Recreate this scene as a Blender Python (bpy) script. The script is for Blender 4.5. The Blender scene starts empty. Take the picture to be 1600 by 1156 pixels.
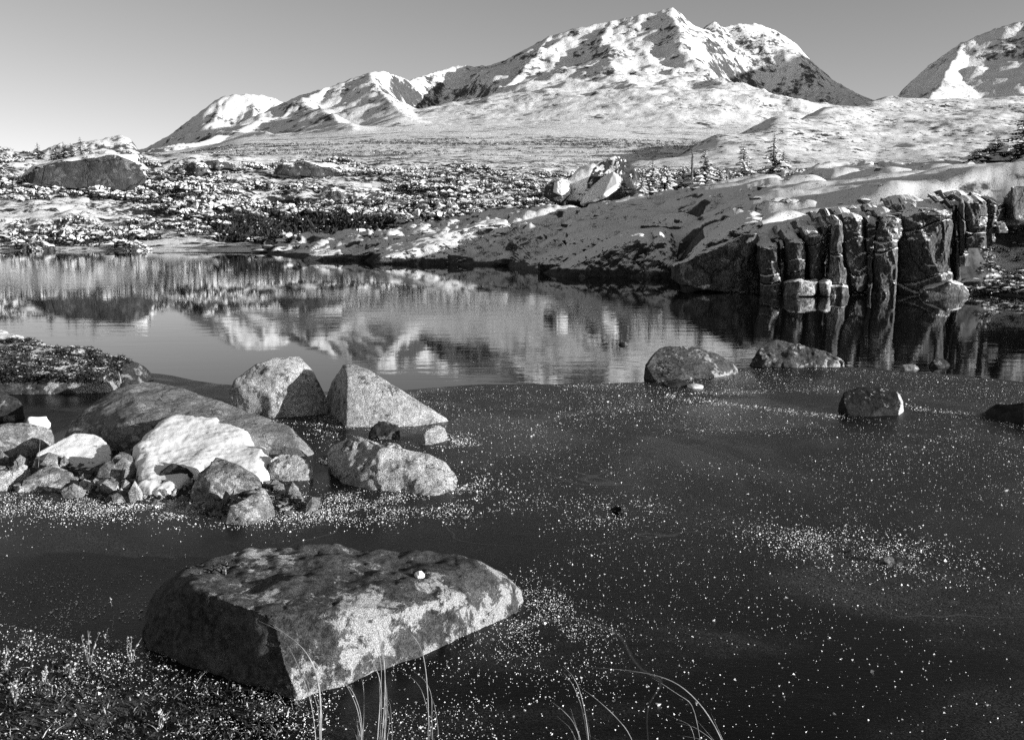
import bpy, bmesh, math, random
import numpy as np
from mathutils import Vector, Matrix
from mathutils.bvhtree import BVHTree

# ------------------------------------------------------------------ camera, sky, sun, exposure
SC = bpy.context.scene
COL = SC.collection
H, F, CX, CY, HOR = 1.6, 1450.0, 800.0, 578.0, 350.0     # eye height (m), focal length and centre in photo pixels, horizon row
TH = math.atan((CY - HOR) / F)
cam = bpy.data.cameras.new('camera')
cam.sensor_width = 36.0
cam.sensor_fit = 'HORIZONTAL'
cam.lens = 36.0 * F / 1600.0
cam.clip_start = 0.05
cam.clip_end = 20000
camo = bpy.data.objects.new('camera', cam)
camo.location = (0, 0, H)
camo.rotation_euler = (math.pi / 2 - TH, 0, 0)
COL.objects.link(camo)
SC.camera = camo

SUN_EL = math.radians(9.5)
SUN_BEHIND = math.radians(23)          # the sun stands to the right, this far behind the picture plane
SUN_DIR = Vector((math.cos(SUN_BEHIND) * math.cos(SUN_EL), -math.sin(SUN_BEHIND) * math.cos(SUN_EL), math.sin(SUN_EL)))
W = bpy.data.worlds.new('World')
SC.world = W
W.use_nodes = True
wn = W.node_tree.nodes
wl = W.node_tree.links
bg = wn['Background']
sky = wn.new('ShaderNodeTexSky')
sky.sky_type = 'NISHITA'
sky.sun_disc = False
sky.sun_elevation = SUN_EL
sky.sun_rotation = math.atan2(SUN_DIR.x, SUN_DIR.y)
sky.altitude = 900
sky.air_density = 1.0
sky.dust_density = 0.6
sky.ozone_density = 1.0
sep = wn.new('ShaderNodeSeparateColor')              # black and white film behind a red filter
wl.new(sky.outputs[0], sep.inputs[0])
m1 = wn.new('ShaderNodeMath'); m1.operation = 'MULTIPLY'; m1.inputs[1].default_value = 0.80
m2 = wn.new('ShaderNodeMath'); m2.operation = 'MULTIPLY_ADD'; m2.inputs[1].default_value = 0.20
wl.new(sep.outputs[0], m1.inputs[0]); wl.new(sep.outputs[1], m2.inputs[0]); wl.new(m1.outputs[0], m2.inputs[2])
wl.new(m2.outputs[0], bg.inputs[0])
bg.inputs[1].default_value = 0.11

sl = bpy.data.lights.new('sun', 'SUN')
sl.energy = 5.0
sl.angle = math.radians(0.5)
sl.color = (1, 1, 1)
so = bpy.data.objects.new('sun', sl)
so.rotation_euler = SUN_DIR.to_track_quat('Z', 'Y').to_euler()
so.location = (30, -20, 30)
COL.objects.link(so)

SC.view_settings.view_transform = 'Standard'
SC.view_settings.look = 'None'
SC.view_settings.gamma = 1
SC.view_settings.exposure = 0.65
SC.render.engine = 'CYCLES'
SC.cycles.use_denoising = False
SC.cycles.max_bounces = 5
SC.cycles.diffuse_bounces = 3

# ------------------------------------------------------------------ helpers: projection
CT, ST = math.cos(TH), math.sin(TH)
def ray(px, py):
    a = (np.asarray(px, float) - CX) / F
    b = (np.asarray(py, float) - CY) / F
    return a, CT - b * ST, -ST - b * CT
def P(px, py, Y):
    dx, dy, dz = ray(px, py)
    t = np.asarray(Y, float) / dy
    return np.stack(np.broadcast_arrays(dx * t, dy * t, H + dz * t), -1)
def G(px, py, z=0.0):
    dx, dy, dz = ray(px, py)
    t = (np.asarray(z, float) - H) / dz
    return np.stack(np.broadcast_arrays(dx * t, dy * t, H + dz * t), -1)

# ------------------------------------------------------------------ helpers: noise
def _h(i, j, k, s):
    n = (i.astype(np.uint32) * np.uint32(374761393) + j.astype(np.uint32) * np.uint32(668265263)
         + k.astype(np.uint32) * np.uint32(2147483647) + np.uint32((s * 1274126177) & 0xffffffff))
    n = (n ^ (n >> np.uint32(13))) * np.uint32(1274126177)
    n = n ^ (n >> np.uint32(16))
    n = n * np.uint32(2246822519); n = n ^ (n >> np.uint32(15))
    return n.astype(np.float32) * np.float32(2 / 4294967295.0) - 1
def vn(p, s=0):
    p = np.asarray(p, np.float64)
    f = np.floor(p); t = (p - f).astype(np.float32); i = f.astype(np.int64)
    t = t * t * t * (t * (t * 6 - 15) + 10)
    i0, j0, k0 = i[..., 0], i[..., 1], i[..., 2]
    r = 0
    for a in (0, 1):
        wa = t[..., 0] if a else 1 - t[..., 0]
        for b in (0, 1):
            wb = t[..., 1] if b else 1 - t[..., 1]
            for c in (0, 1):
                wc = t[..., 2] if c else 1 - t[..., 2]
                r = r + wa * wb * wc * _h(i0 + a, j0 + b, k0 + c, s)
    return r
def fbm(p, sc, octv=4, s=0, gain=0.5, ridged=False):
    p = np.asarray(p, float) * sc
    r, a = 0, 1.0
    for o in range(octv):
        n = vn(p + o * 17.31, s + o)
        if ridged: n = 1 - 2 * np.abs(n)
        r = r + a * n
        p = p * 2.03; a *= gain
    return r

# ------------------------------------------------------------------ helpers: objects
def tag(o, label=None, cat=None, group=None, kind=None):
    if label: o['label'] = label
    if cat: o['category'] = cat
    if group: o['group'] = group
    if kind: o['kind'] = kind
    return o
def mesh_np(name, verts, faces, mats, smooth=True, mat_idx=None):
    me = bpy.data.meshes.new(name)
    verts = np.asarray(verts, np.float32).reshape(-1, 3)
    faces = np.asarray(faces, np.int32)
    n, k = faces.shape
    me.vertices.add(len(verts)); me.vertices.foreach_set('co', verts.ravel())
    me.loops.add(n * k); me.loops.foreach_set('vertex_index', faces.ravel())
    me.polygons.add(n)
    me.polygons.foreach_set('loop_start', np.arange(0, n * k, k, dtype=np.int32))
    me.polygons.foreach_set('loop_total', np.full(n, k, np.int32))
    if mat_idx is not None: me.polygons.foreach_set('material_index', np.asarray(mat_idx, np.int32))
    me.polygons.foreach_set('use_smooth', np.full(n, smooth, bool))
    for m in (mats if isinstance(mats, (list, tuple)) else [mats]): me.materials.append(m)
    me.update(calc_edges=True)
    me.validate()
    return me
def link(name, me, parent=None, loc=None):
    o = bpy.data.objects.new(name, me)
    COL.objects.link(o)
    if parent is not None: o.parent = parent
    if loc is not None: o.location = loc
    return o
def empty(name, loc):
    o = bpy.data.objects.new(name, None)
    o.empty_display_size = 0.2
    COL.objects.link(o); o.location = loc
    return o
def grid_faces(nr, nc):
    i = np.arange((nr - 1) * (nc - 1)); r = i // (nc - 1); c = i % (nc - 1)
    a = r * nc + c
    return np.stack([a, a + 1, a + nc + 1, a + nc], -1)

# ------------------------------------------------------------------ materials (all neutral greys: the photograph is black and white)
class NT:
    def __init__(s, name):
        s.m = bpy.data.materials.new(name); s.m.use_nodes = True
        s.n = s.m.node_tree.nodes; s.l = s.m.node_tree.links
        s.b = s.n['Principled BSDF']
        s.geo = s.n.new('ShaderNodeNewGeometry')
        s.pos = s.geo.outputs['Position']
    def math(s, op, a, b=None, c=None, clamp=False):
        m = s.n.new('ShaderNodeMath'); m.operation = op; m.use_clamp = clamp
        for i, v in enumerate((a, b, c)):
            if v is None: continue
            if isinstance(v, (int, float)): m.inputs[i].default_value = v
            else: s.l.new(v, m.inputs[i])
        return m.outputs[0]
    def vscale(s, v, sc):
        m = s.n.new('ShaderNodeVectorMath'); m.operation = 'MULTIPLY'
        s.l.new(v, m.inputs[0]); m.inputs[1].default_value = sc
        return m.outputs[0]
    def noise(s, sc, det=4, rough=0.55, vec=None, dist=0.0):
        t = s.n.new('ShaderNodeTexNoise'); t.inputs['Scale'].default_value = sc
        t.inputs['Detail'].default_value = det; t.inputs['Roughness'].default_value = rough
        t.inputs['Distortion'].default_value = dist
        s.l.new(vec if vec is not None else s.pos, t.inputs['Vector'])
        return t.outputs['Fac']
    def voro(s, sc, feature='F1', vec=None, rand=1.0):
        t = s.n.new('ShaderNodeTexVoronoi'); t.feature = feature; t.inputs['Scale'].default_value = sc
        t.inputs['Randomness'].default_value = rand
        s.l.new(vec if vec is not None else s.pos, t.inputs['Vector'])
        return t.outputs['Distance']
    def ramp(s, fac, lo, hi, a=0.0, b=1.0, smooth=True):
        m = s.n.new('ShaderNodeMapRange'); m.interpolation_type = 'SMOOTHSTEP' if smooth else 'LINEAR'
        s.l.new(fac, m.inputs[0])
        for i, v in zip((1, 2, 3, 4), (lo, hi, a, b)):
            if isinstance(v, (int, float)): m.inputs[i].default_value = v
            else: s.l.new(v, m.inputs[i])
        return m.outputs[0]
    def mix(s, f, a, b):
        m = s.n.new('ShaderNodeMix'); m.data_type = 'FLOAT'
        for i, v in zip((0, 2, 3), (f, a, b)):
            if isinstance(v, (int, float)): m.inputs[i].default_value = v
            else: s.l.new(v, m.inputs[i])
        return m.outputs[0]
    def nz(s, out='True Normal'):
        x = s.n.new('ShaderNodeSeparateXYZ'); s.l.new(s.geo.outputs[out], x.inputs[0]); return x.outputs[2]
    def dotn(s, d):
        m = s.n.new('ShaderNodeVectorMath'); m.operation = 'DOT_PRODUCT'; s.l.new(s.geo.outputs['True Normal'], m.inputs[0]); m.inputs[1].default_value = d
        return m.outputs['Value']
    def xyz(s):
        x = s.n.new('ShaderNodeSeparateXYZ'); s.l.new(s.pos, x.inputs[0]); return x.outputs
    def bump(s, h, strength, dist):
        b = s.n.new('ShaderNodeBump'); b.inputs['Strength'].default_value = strength
        b.inputs['Distance'].default_value = dist
        s.l.new(h, b.inputs['Height']); s.l.new(b.outputs[0], s.b.inputs['Normal'])
    def out(s, col, rough=0.85, spec=0.25):
        if isinstance(col, (int, float)): s.b.inputs['Base Color'].default_value = (col, col, col, 1)
        else: s.l.new(col, s.b.inputs['Base Color'])
        if isinstance(rough, (int, float)): s.b.inputs['Roughness'].default_value = rough
        else: s.l.new(rough, s.b.inputs['Roughness'])
        s.b.inputs['Specular IOR Level'].default_value = spec
        return s.m

def rock_mat(name, lo, hi, sc=6.0, spec_amt=0.5, lichen=0.0, lich_col=0.5, lich_sc=9.0, crack=0.0, snow=None, snow_sc=3.0, bump=0.5, bd=0.01, stretch=None, sun_side=None, sdir=None, wet=False):
    t = NT(name)
    v = t.pos if stretch is None else t.vscale(t.pos, stretch)
    big = t.noise(sc * 0.35, 5, 0.6, v)
    mid = t.noise(sc * 2.3, 6, 0.7, v)
    fine = t.noise(sc * 14, 3, 0.8, v)
    c = t.ramp(t.math('MULTIPLY_ADD', mid, 0.6, t.math('MULTIPLY', big, 0.4)), 0.34, 0.66, lo, hi)
    sp = t.ramp(fine, 0.36, 0.64, 1 - spec_amt, 1 + spec_amt)
    c = t.math('MULTIPLY', c, sp)
    hgt = t.math('MULTIPLY_ADD', fine, 0.5, mid)
    if crack:
        wv = t.n.new('ShaderNodeVectorMath'); wv.operation = 'ADD'
        nt = t.n.new('ShaderNodeTexNoise'); nt.inputs['Scale'].default_value = sc * 0.8; nt.inputs['Detail'].default_value = 4
        t.l.new(v, nt.inputs['Vector'])
        sc_ = t.vscale(nt.outputs['Color'], (1.6 / sc,) * 3)
        t.l.new(v, wv.inputs[0]); t.l.new(sc_, wv.inputs[1])
        e = t.voro(sc * 0.32, 'DISTANCE_TO_EDGE', wv.outputs[0])
        ck = t.ramp(e, 0.0, 0.022, 1 - crack, 1.0)
        c = t.math('MULTIPLY', c, ck)
        hgt = t.math('ADD', hgt, ck)
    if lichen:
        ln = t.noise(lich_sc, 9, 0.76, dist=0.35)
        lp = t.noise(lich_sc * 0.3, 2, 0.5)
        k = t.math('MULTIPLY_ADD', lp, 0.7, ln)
        if sun_side: k = t.math('ADD', k, t.dotn(sun_side))  # weights the pale patches to one side, painting it as sunlit
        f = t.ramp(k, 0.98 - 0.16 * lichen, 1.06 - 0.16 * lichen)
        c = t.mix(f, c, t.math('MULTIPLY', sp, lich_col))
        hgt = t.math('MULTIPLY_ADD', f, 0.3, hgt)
    if snow is not None:
        sn = t.noise(snow_sc, 6, 0.65)
        k = t.math('MULTIPLY_ADD', sn, 0.9, t.nz())
        if sdir: k = t.math('ADD', k, t.dotn(sdir))
        f = t.ramp(k, snow + 0.35, snow + 0.47)
        if wet: f = t.math('MULTIPLY', f, t.ramp(t.math('MULTIPLY_ADD', sn, -0.4, t.xyz()[2]), 0.0, 0.05))
        c = t.mix(f, c, 0.86)
        hgt = t.mix(f, hgt, t.math('MULTIPLY', fine, 0.35))
    t.bump(hgt, bump, bd)
    return t.out(c, 0.9, 0.2)

M = {}
M['granite'] = rock_mat('pale_granite', 0.20, 0.55, 11, 0.75, 0.25, 0.10, 22, crack=0.18, bump=1.0, bd=0.014)
M['granite_dark'] = rock_mat('grey_granite', 0.06, 0.26, 12, 0.65, 0.6, 0.38, 20, crack=0.5, bump=0.7, bd=0.012)
M['slab'] = rock_mat('slab_granite', 0.10, 0.28, 13, 0.6, 0.4, 0.36, 22, crack=0.45, bump=0.6, bd=0.010)
M['lichen'] = rock_mat('lichened_rock_pale_sun_side', 0.012, 0.12, 14, 0.55, 0.60, 0.36, 15, crack=0.0, bump=1.0, bd=0.014, sun_side=(0.15, 0.02, -0.05))  # lichen, thickened on the sunward side to paint that side lighter than the top
M['wet'] = rock_mat('dark_wet_rock', 0.012, 0.05, 8, 0.5, 0.5, 0.18, 10, crack=0.4, bump=0.7, bd=0.012)
M['far_rock'] = rock_mat('far_boulder_rock', 0.035, 0.095, 1.0, 0.5, 0.5, 0.16, 1.6, crack=0.6, snow=0.48, snow_sc=0.9, bump=0.8, bd=0.15)
M['dome'] = rock_mat('half_snowed_rock', 0.02, 0.07, 1.6, 0.5, 0.4, 0.14, 2.5, crack=0.4, snow=0.55, snow_sc=0.8, bump=0.6, bd=0.08, sdir=(-1.0, -0.55, -0.25))
M['cliff'] = rock_mat('cliff_rock', 0.035, 0.13, 2.2, 0.6, 0.7, 0.22, 4.0, crack=0.5, snow=0.60, snow_sc=2.6, bump=0.9, bd=0.06, stretch=(1, 1, 0.45))
M['ledge'] = rock_mat('snow_dusted_ledge', 0.015, 0.07, 2.2, 0.5, 0.5, 0.14, 3.0, crack=0.3, snow=0.60, snow_sc=1.6, bump=0.8, bd=0.05, wet=True)
M['cliff_pale'] = rock_mat('pale_cliff_rock', 0.06, 0.19, 2.6, 0.6, 0.7, 0.35, 4.0, crack=0.5, snow=0.60, snow_sc=2.2, bump=0.9, bd=0.05)
M['crust'] = rock_mat('snow_crusted_stone', 0.05, 0.2, 12, 0.6, 0.5, 0.3, 20, crack=0.3, snow=0.80, snow_sc=7, bump=0.8, bd=0.012)
M['shelf'] = rock_mat('heather_shelf', 0.02, 0.10, 9, 0.7, 0.9, 0.34, 7, crack=0.0, snow=0.92, snow_sc=6, bump=1.0, bd=0.02, stretch=(0.6, 1, 1.6))

def snow_mat(name, v, sc, b, bd):
    t = NT(name)
    a = t.noise(sc, 5, 0.6); g = t.noise(sc * 12, 3, 0.7)
    t.bump(t.math('MULTIPLY_ADD', g, 0.35, a), b, bd)
    c = t.ramp(t.math('MULTIPLY_ADD', g, 0.4, t.math('MULTIPLY', a, 0.6)), 0.3, 0.6, v * 0.93, v)
    return t.out(c, 0.7, 0.3)
M['snow'] = snow_mat('granular_snow', 0.90, 14, 0.35, 0.02)
M['block'] = rock_mat('block_painted_sun_side', 0.008, 0.04, 9, 0.6, 0.9, 0.42, 14, crack=0.3, bump=0.8, bd=0.012, sun_side=(0.42, 0.12, -0.05))  # sunlit right side painted pale, shaded front painted near black
M['snow_pad'] = snow_mat('snow_on_branches', 0.86, 4, 0.3, 0.05)
M['rime'] = NT('rime_on_stalks').out(0.45, 0.6, 0.3)
M['frost'] = NT('frost_crystal').out(0.85, 0.4, 0.5)
def veg_mat(name, lo, hi, sc):
    t = NT(name); return t.out(t.ramp(t.noise(sc, 3), 0.35, 0.65, lo, hi), 0.8, 0.2)
M['leaf'] = veg_mat('dark_shrub_leaf', 0.012, 0.05, 5)
M['needle'] = veg_mat('spruce_needle', 0.012, 0.04, 4)
M['bark'] = veg_mat('weathered_bark', 0.05, 0.16, 9)
M['sedge'] = veg_mat('dry_sedge', 0.22, 0.42, 30)
M['stalk'] = veg_mat('dry_stalk', 0.10, 0.25, 40)

# mountains: snow broken by rock on the steep parts and low plants further down
def alpine_mat(name, s1, s2, cover, slope_w, rock_lo, rock_hi, b, bd, zlow=None, zhigh=None, low_cover=0.0, w2=0.65, soft=0.045):
    t = NT(name)
    n1 = t.noise(s1, 9, 0.68); n2 = t.noise(s2, 7, 0.72, dist=0.3)
    k = t.math('MULTIPLY_ADD', n2, w2, t.math('MULTIPLY', n1, 1 - w2))
    nz = t.nz('Normal')
    k = t.math('MULTIPLY_ADD', nz, slope_w, k)
    thr = cover
    if zlow is not None:
        thr = t.math('ADD', t.ramp(t.xyz()[2], zlow, zhigh, low_cover, 0.0), cover)
    d = t.math('SUBTRACT', k, thr)
    f = t.ramp(d, -soft, soft)
    rk = t.ramp(t.noise(s2 * 3, 5, 0.7), 0.3, 0.7, rock_lo, rock_hi)
    c = t.mix(f, rk, 0.86)
    t.bump(t.math('MULTIPLY_ADD', n1, 2.0, n2), b, bd)
    return t.out(c, 0.85, 0.15)
M['massif'] = alpine_mat('snowy_mountain', 0.012, 0.065, 0.715, 0.32, 0.04, 0.12, 0.5, 4.0, 60, 260, 0.060, 0.5, 0.04)
M['far_peak'] = alpine_mat('distant_snow_peak', 0.009, 0.05, 0.675, 0.30, 0.04, 0.12, 0.5, 5.0, w2=0.5, soft=0.04)
M['tundra'] = alpine_mat('snowy_tundra', 0.03, 0.30, 0.715, 0.27, 0.02, 0.07, 0.5, 0.6, w2=0.7, soft=0.03)
M['bank'] = alpine_mat('snowy_bank', 0.12, 1.3, 0.755, 0.27, 0.012, 0.05, 0.7, 0.15, w2=0.5, soft=0.03)
def outcrop_mat():
    t = NT('snow_covered_outcrop')
    a = t.noise(0.9, 8, 0.66); g = t.noise(9, 5, 0.75); sp = t.noise(26, 2, 0.5)
    nz = t.nz('Normal')
    f = t.ramp(t.math('MULTIPLY_ADD', a, 0.55, nz), 0.98, 1.06)
    f2 = t.ramp(t.math('MULTIPLY_ADD', a, 0.55, sp), 0.60, 0.68)
    f2 = t.math('MULTIPLY', f2, t.ramp(t.math('MULTIPLY_ADD', a, -0.3, t.xyz()[2]), -0.04, 0.03))
    f = t.math('MULTIPLY', f, f2)
    rk = t.ramp(t.math('MULTIPLY_ADD', t.noise(4, 6, 0.7), 0.6, t.math('MULTIPLY', g, 0.4)), 0.35, 0.65, 0.02, 0.10)
    c = t.mix(f, rk, 0.84)
    t.bump(t.math('MULTIPLY_ADD', g, 0.5, t.math('MULTIPLY', a, 0.8)), 0.35, 0.06)
    return t.out(c, 0.85, 0.2)
M['outcrop'] = outcrop_mat()
def ground_mat():
    t = NT('frosty_gravel')
    a = t.noise(5, 5, 0.6); g = t.noise(60, 4, 0.8)
    c = t.ramp(t.math('MULTIPLY_ADD', g, 0.7, t.math('MULTIPLY', a, 0.3)), 0.40, 0.62, 0.015, 0.10)
    t.bump(g, 0.9, 0.02)
    return t.out(c, 0.9, 0.2)
M['gravel'] = ground_mat()
M['bed'] = NT('lake_bed').out(0.02, 0.9, 0.1)
def water_mat():
    t = NT('still_lake_water')
    r = t.noise(1.0, 4, 0.55, t.vscale(t.pos, (0.9, 3.2, 1)))
    r2 = t.noise(1.0, 3, 0.5, t.vscale(t.pos, (5, 15, 1)))
    calm = t.ramp(t.noise(0.09, 2, 0.5), 0.40, 0.62, 0.12, 1.0)
    h = t.math('MULTIPLY', t.math('MULTIPLY_ADD', r2, 0.12, r), calm)
    t.bump(h, 0.026, 0.12)
    t.b.inputs['IOR'].default_value = 1.33
    return t.out(0.008, 0.02, 0.5)
M['water'] = water_mat()
def ice_mat():
    t = NT('thin_black_ice')
    a = t.noise(0.8, 5, 0.6, dist=0.8); g = t.noise(1.0, 4, 0.7, t.vscale(t.pos, (22, 60, 1)))
    fi = t.noise(170, 2, 0.6)
    c = t.math('MULTIPLY', t.ramp(a, 0.46, 0.74, 0.002, 0.060), t.ramp(fi, 0.40, 0.66, 0.15, 2.2))
    cr = t.math('ABSOLUTE', t.math('SUBTRACT', t.noise(0.55, 3, 0.5, dist=0.5), 0.5))
    c = t.math('ADD', c, t.ramp(cr, 0.0, 0.0016, 0.05, 0.0))
    ro = t.ramp(a, 0.35, 0.7, 0.22, 0.5)
    t.bump(g, 0.25, 0.004)
    t.b.inputs['IOR'].default_value = 1.31
    return t.out(c, ro, 0.33)
M['ice'] = ice_mat()

# ------------------------------------------------------------------ the setting: ground, lake, terrain
rng = np.random.default_rng(7)
def quad(name, x0, x1, y0, y1, z, mat):
    me = mesh_np(name, [(x0, y0, z), (x1, y0, z), (x1, y1, z), (x0, y1, z)], [(0, 1, 2, 3)], mat, False)
    return tag(link(name, me), kind='structure')
tag(quad('ground', -9000, 9000, -3000, 9000, -1.2, M['bed']), 'dark ground under the lake and hills')
tag(quad('lake_water', -160, 160, -30, 130, 0.0, M['water']), 'still dark lake mirroring the snowy mountains')

# the ice sheet: a polygon whose far edge follows the photograph's ice margin
edge = [(-500, 566), (60, 566), (160, 574), (240, 583), (345, 600), (420, 608), (520, 612), (610, 611), (660, 607), (700, 603), (760, 600.5), (870, 600), (940, 599), (1000, 598),
        (1060, 589), (1110, 580), (1170, 574), (1240, 573), (1330, 573), (1370, 576), (1400, 580), (1480, 585), (1540, 590), (1600, 597), (1700, 606), (1900, 615), (2200, 640)]
ex = np.arange(-500, 2200, 12.0)
ey = np.interp(ex, [e[0] for e in edge], [e[1] for e in edge]) + 1.2 * fbm(np.stack([ex, 0 * ex, 0 * ex], -1), 0.03, 3, 5)
far = G(ex, ey, 0.004)
near = far.copy(); near[:, 1] = -6.0; near[:, 0] *= 1.0
rows = 24
tt = (np.linspace(0, 1, rows) ** 0.8)[:, None, None]
iv = near[None] * (1 - tt) + far[None] * tt
me = mesh_np('lake_ice', iv.reshape(-1, 3), grid_faces(rows, len(ex)), M['ice'])
tag(link('lake_ice', me), 'thin black ice dusted with frost', kind='structure')

def ctrl(cols, px, Y):
    """cols: [(px, [(Y, py), ...])] -> py at each px (1d) and Y (2d: rows x px)"""
    cp = [c[0] for c in cols]
    T = np.stack([np.interp(Y, [q[0] for q in c[1]], [q[1] for q in c[1]]) for c in cols], 0)   # cols x rows x px (Y 2d) 
    out = np.zeros_like(Y)
    idx = np.clip(np.searchsorted(cp, px) - 1, 0, len(cp) - 2)
    for j in range(len(px)):
        i = idx[j]; w = np.clip((px[j] - cp[i]) / (cp[i + 1] - cp[i]), 0, 1); w = w * w * (3 - 2 * w)
        out[:, j] = T[i, :, j] * (1 - w) + T[i + 1, :, j] * w
    return out
def smooth2(a, n):
    for _ in range(n):
        b = np.pad(a, 1, mode='edge')
        a = (b[:-2, 1:-1] + b[2:, 1:-1] + b[1:-1, :-2] + b[1:-1, 2:] + 4 * b[1:-1, 1:-1]) / 8
    return a
def heightfield(name, px, Yv, py, mat, amp_fn, label, z_off=None):
    """terrain sheet sampled along sight columns; noise is added in world height"""
    Yg = np.broadcast_to(np.asarray(Yv, float), py.shape) if np.ndim(Yv) == 2 else np.repeat(np.asarray(Yv, float)[:, None], len(px), 1)
    V = P(np.repeat(px[None], py.shape[0], 0), py, Yg)
    V[..., 2] += amp_fn(V)
    me = mesh_np(name, V.reshape(-1, 3), grid_faces(*py.shape), mat)
    o = tag(link(name, me), label, kind='structure')
    return o, V

# --- far shore: bank that climbs from the waterline
bank_cols = [
 (-300, [(55, 396), (58, 388), (75, 325), (95, 275), (110, 255), (130, 243), (160, 248), (260, 275)]),
 (0,    [(55, 396), (58, 388), (75, 325), (95, 275), (110, 255), (130, 243), (160, 248), (260, 270)]),
 (120,  [(55, 396), (58, 388), (75, 332), (90, 292), (105, 264), (125, 251), (160, 250), (260, 262)]),
 (300,  [(55, 395), (58, 387), (75, 338), (90, 300), (110, 266), (140, 245), (200, 245), (260, 248)]),
 (450,  [(55, 394), (58, 387), (75, 348), (90, 308), (110, 272), (140, 252), (200, 245), (260, 243)]),
 (600,  [(55, 394), (58, 386), (75, 350), (90, 312), (110, 278), (140, 260), (200, 253), (260, 250)]),
 (800,  [(45, 380), (58, 362), (75, 328), (90, 302), (110, 278), (140, 265), (200, 258), (260, 254)]),
 (1000, [(45, 350), (58, 330), (75, 308), (90, 294), (110, 280), (140, 272), (200, 265), (260, 262)]),
 (1300, [(45, 330), (58, 305), (75, 290), (90, 283), (140, 273), (200, 266), (260, 266)]),
 (1600, [(45, 330), (58, 300), (75, 285), (90, 280), (140, 272), (200, 266), (260, 266)]),
 (2100, [(45, 330), (58, 300), (75, 285), (90, 280), (140, 272), (200, 266), (260, 266)]),
]
bpx = np.arange(-300, 2100, 6.5)
bY = np.concatenate([np.arange(52, 75, 0.35), np.arange(75, 140, 0.8), np.arange(140, 262, 4.0)])
bpy_ = smooth2(ctrl(bank_cols, bpx, np.repeat(bY[:, None], len(bpx), 1)), 6)
def bank_amp(V):
    d = np.clip((V[..., 1] - 57) / 12, 0, 1)
    return d * (0.55 * fbm(V * (1, 1, 0), 0.14, 4, 3) + 0.22 * fbm(V * (1, 1, 0), 0.7, 3, 9))
bank, bankV = heightfield('shore_bank', bpx, bY, bpy_, M['bank'], bank_amp, 'snowy bank of low shrubs rising from the far waterline')

# --- foothill tundra and the big massif, from ridge lines
def seg_field(X, Y, ridges):
    best = np.full(X.shape, -1e9)
    for pts, k in ridges:
        W_ = np.array([P(*p) for p in pts])
        for a, b in zip(W_[:-1], W_[1:]):
            ab = b[:2] - a[:2]; L2 = (ab ** 2).sum()
            t = np.clip(((X - a[0]) * ab[0] + (Y - a[1]) * ab[1]) / L2, 0, 1)
            D = np.hypot(X - a[0] - t * ab[0], Y - a[1] - t * ab[1])
            z = a[2] + t * (b[2] - a[2])
            drop = k * D * (1 - 0.28 * np.clip(D / 600, 0, 1))
            best = np.maximum(best, z - drop)
    return best
def smax(a, b, k):
    h = np.clip(0.5 + 0.5 * (a - b) / k, 0, 1)
    return b * (1 - h) + a * h + k * h * (1 - h)
def mountain(name, px, Yv, base_cols, ridges, mat, label, warp, namp, nsc, seed, k=25, sky=None, carve=()):
    Yg = np.repeat(Yv[:, None], len(px), 1)
    py = smooth2(ctrl(base_cols, px, Yg), 8)
    V = P(np.repeat(px[None], len(Yv), 0), py, Yg)
    Q = V * (1, 1, 0)
    wx = warp * fbm(Q, nsc, 4, seed); wy = warp * fbm(Q, nsc, 4, seed + 31)
    R = seg_field(V[..., 0] + wx, V[..., 1] + wy, ridges)
    base = V[..., 2].copy()
    for cx_, cy_, Yc, rx_, ry_, dp in carve:                        # corries hollowed out of the flank
        c_ = P(cx_, cy_, Yc); R = R - dp * np.exp(-(((V[..., 0] - c_[0]) / rx_) ** 2 + ((V[..., 1] - c_[1]) / ry_) ** 2) ** 2)
    z = smax(R, base, k)
    hgt = np.clip((R - base) / 120 + 0.25, 0.10, 1)
    z = z + hgt * namp * (fbm(Q, nsc * 1.3, 4, seed + 7, 0.45, True) * 0.8 - 0.6) + hgt * namp * 0.42 * fbm(Q, nsc * 5, 5, seed + 9, 0.55)
    if sky is not None:
        w_ = np.clip((R - base) / 90 - 0.2, 0, 1); tgt = np.interp(px, [q[0] for q in sky], [q[1] for q in sky])
        for _ in range(4):
            el = ((z - H) / Yg)                                     # tangent of elevation -> photo row
            top = CY - F * np.tan(np.arctan(el.max(0)) + TH)
            err = (top - tgt); err = np.where((px < sky[0][0]) | (px > sky[-1][0]), 0, err)
            for _ in range(30): err = np.convolve(np.pad(err, 1, mode='edge'), [0.25, 0.5, 0.25], 'valid')
            wc = np.clip(1 - (el.max(0)[None] - el) / 0.055, 0, 1)           # only the crest moves
            z = z + w_ * wc * np.clip(err, -30, 30)[None] / F * Yg
    V[..., 2] = z
    me = mesh_np(name, V.reshape(-1, 3), grid_faces(len(Yv), len(px)), mat)
    return tag(link(name, me), label, kind='structure'), V

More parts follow.
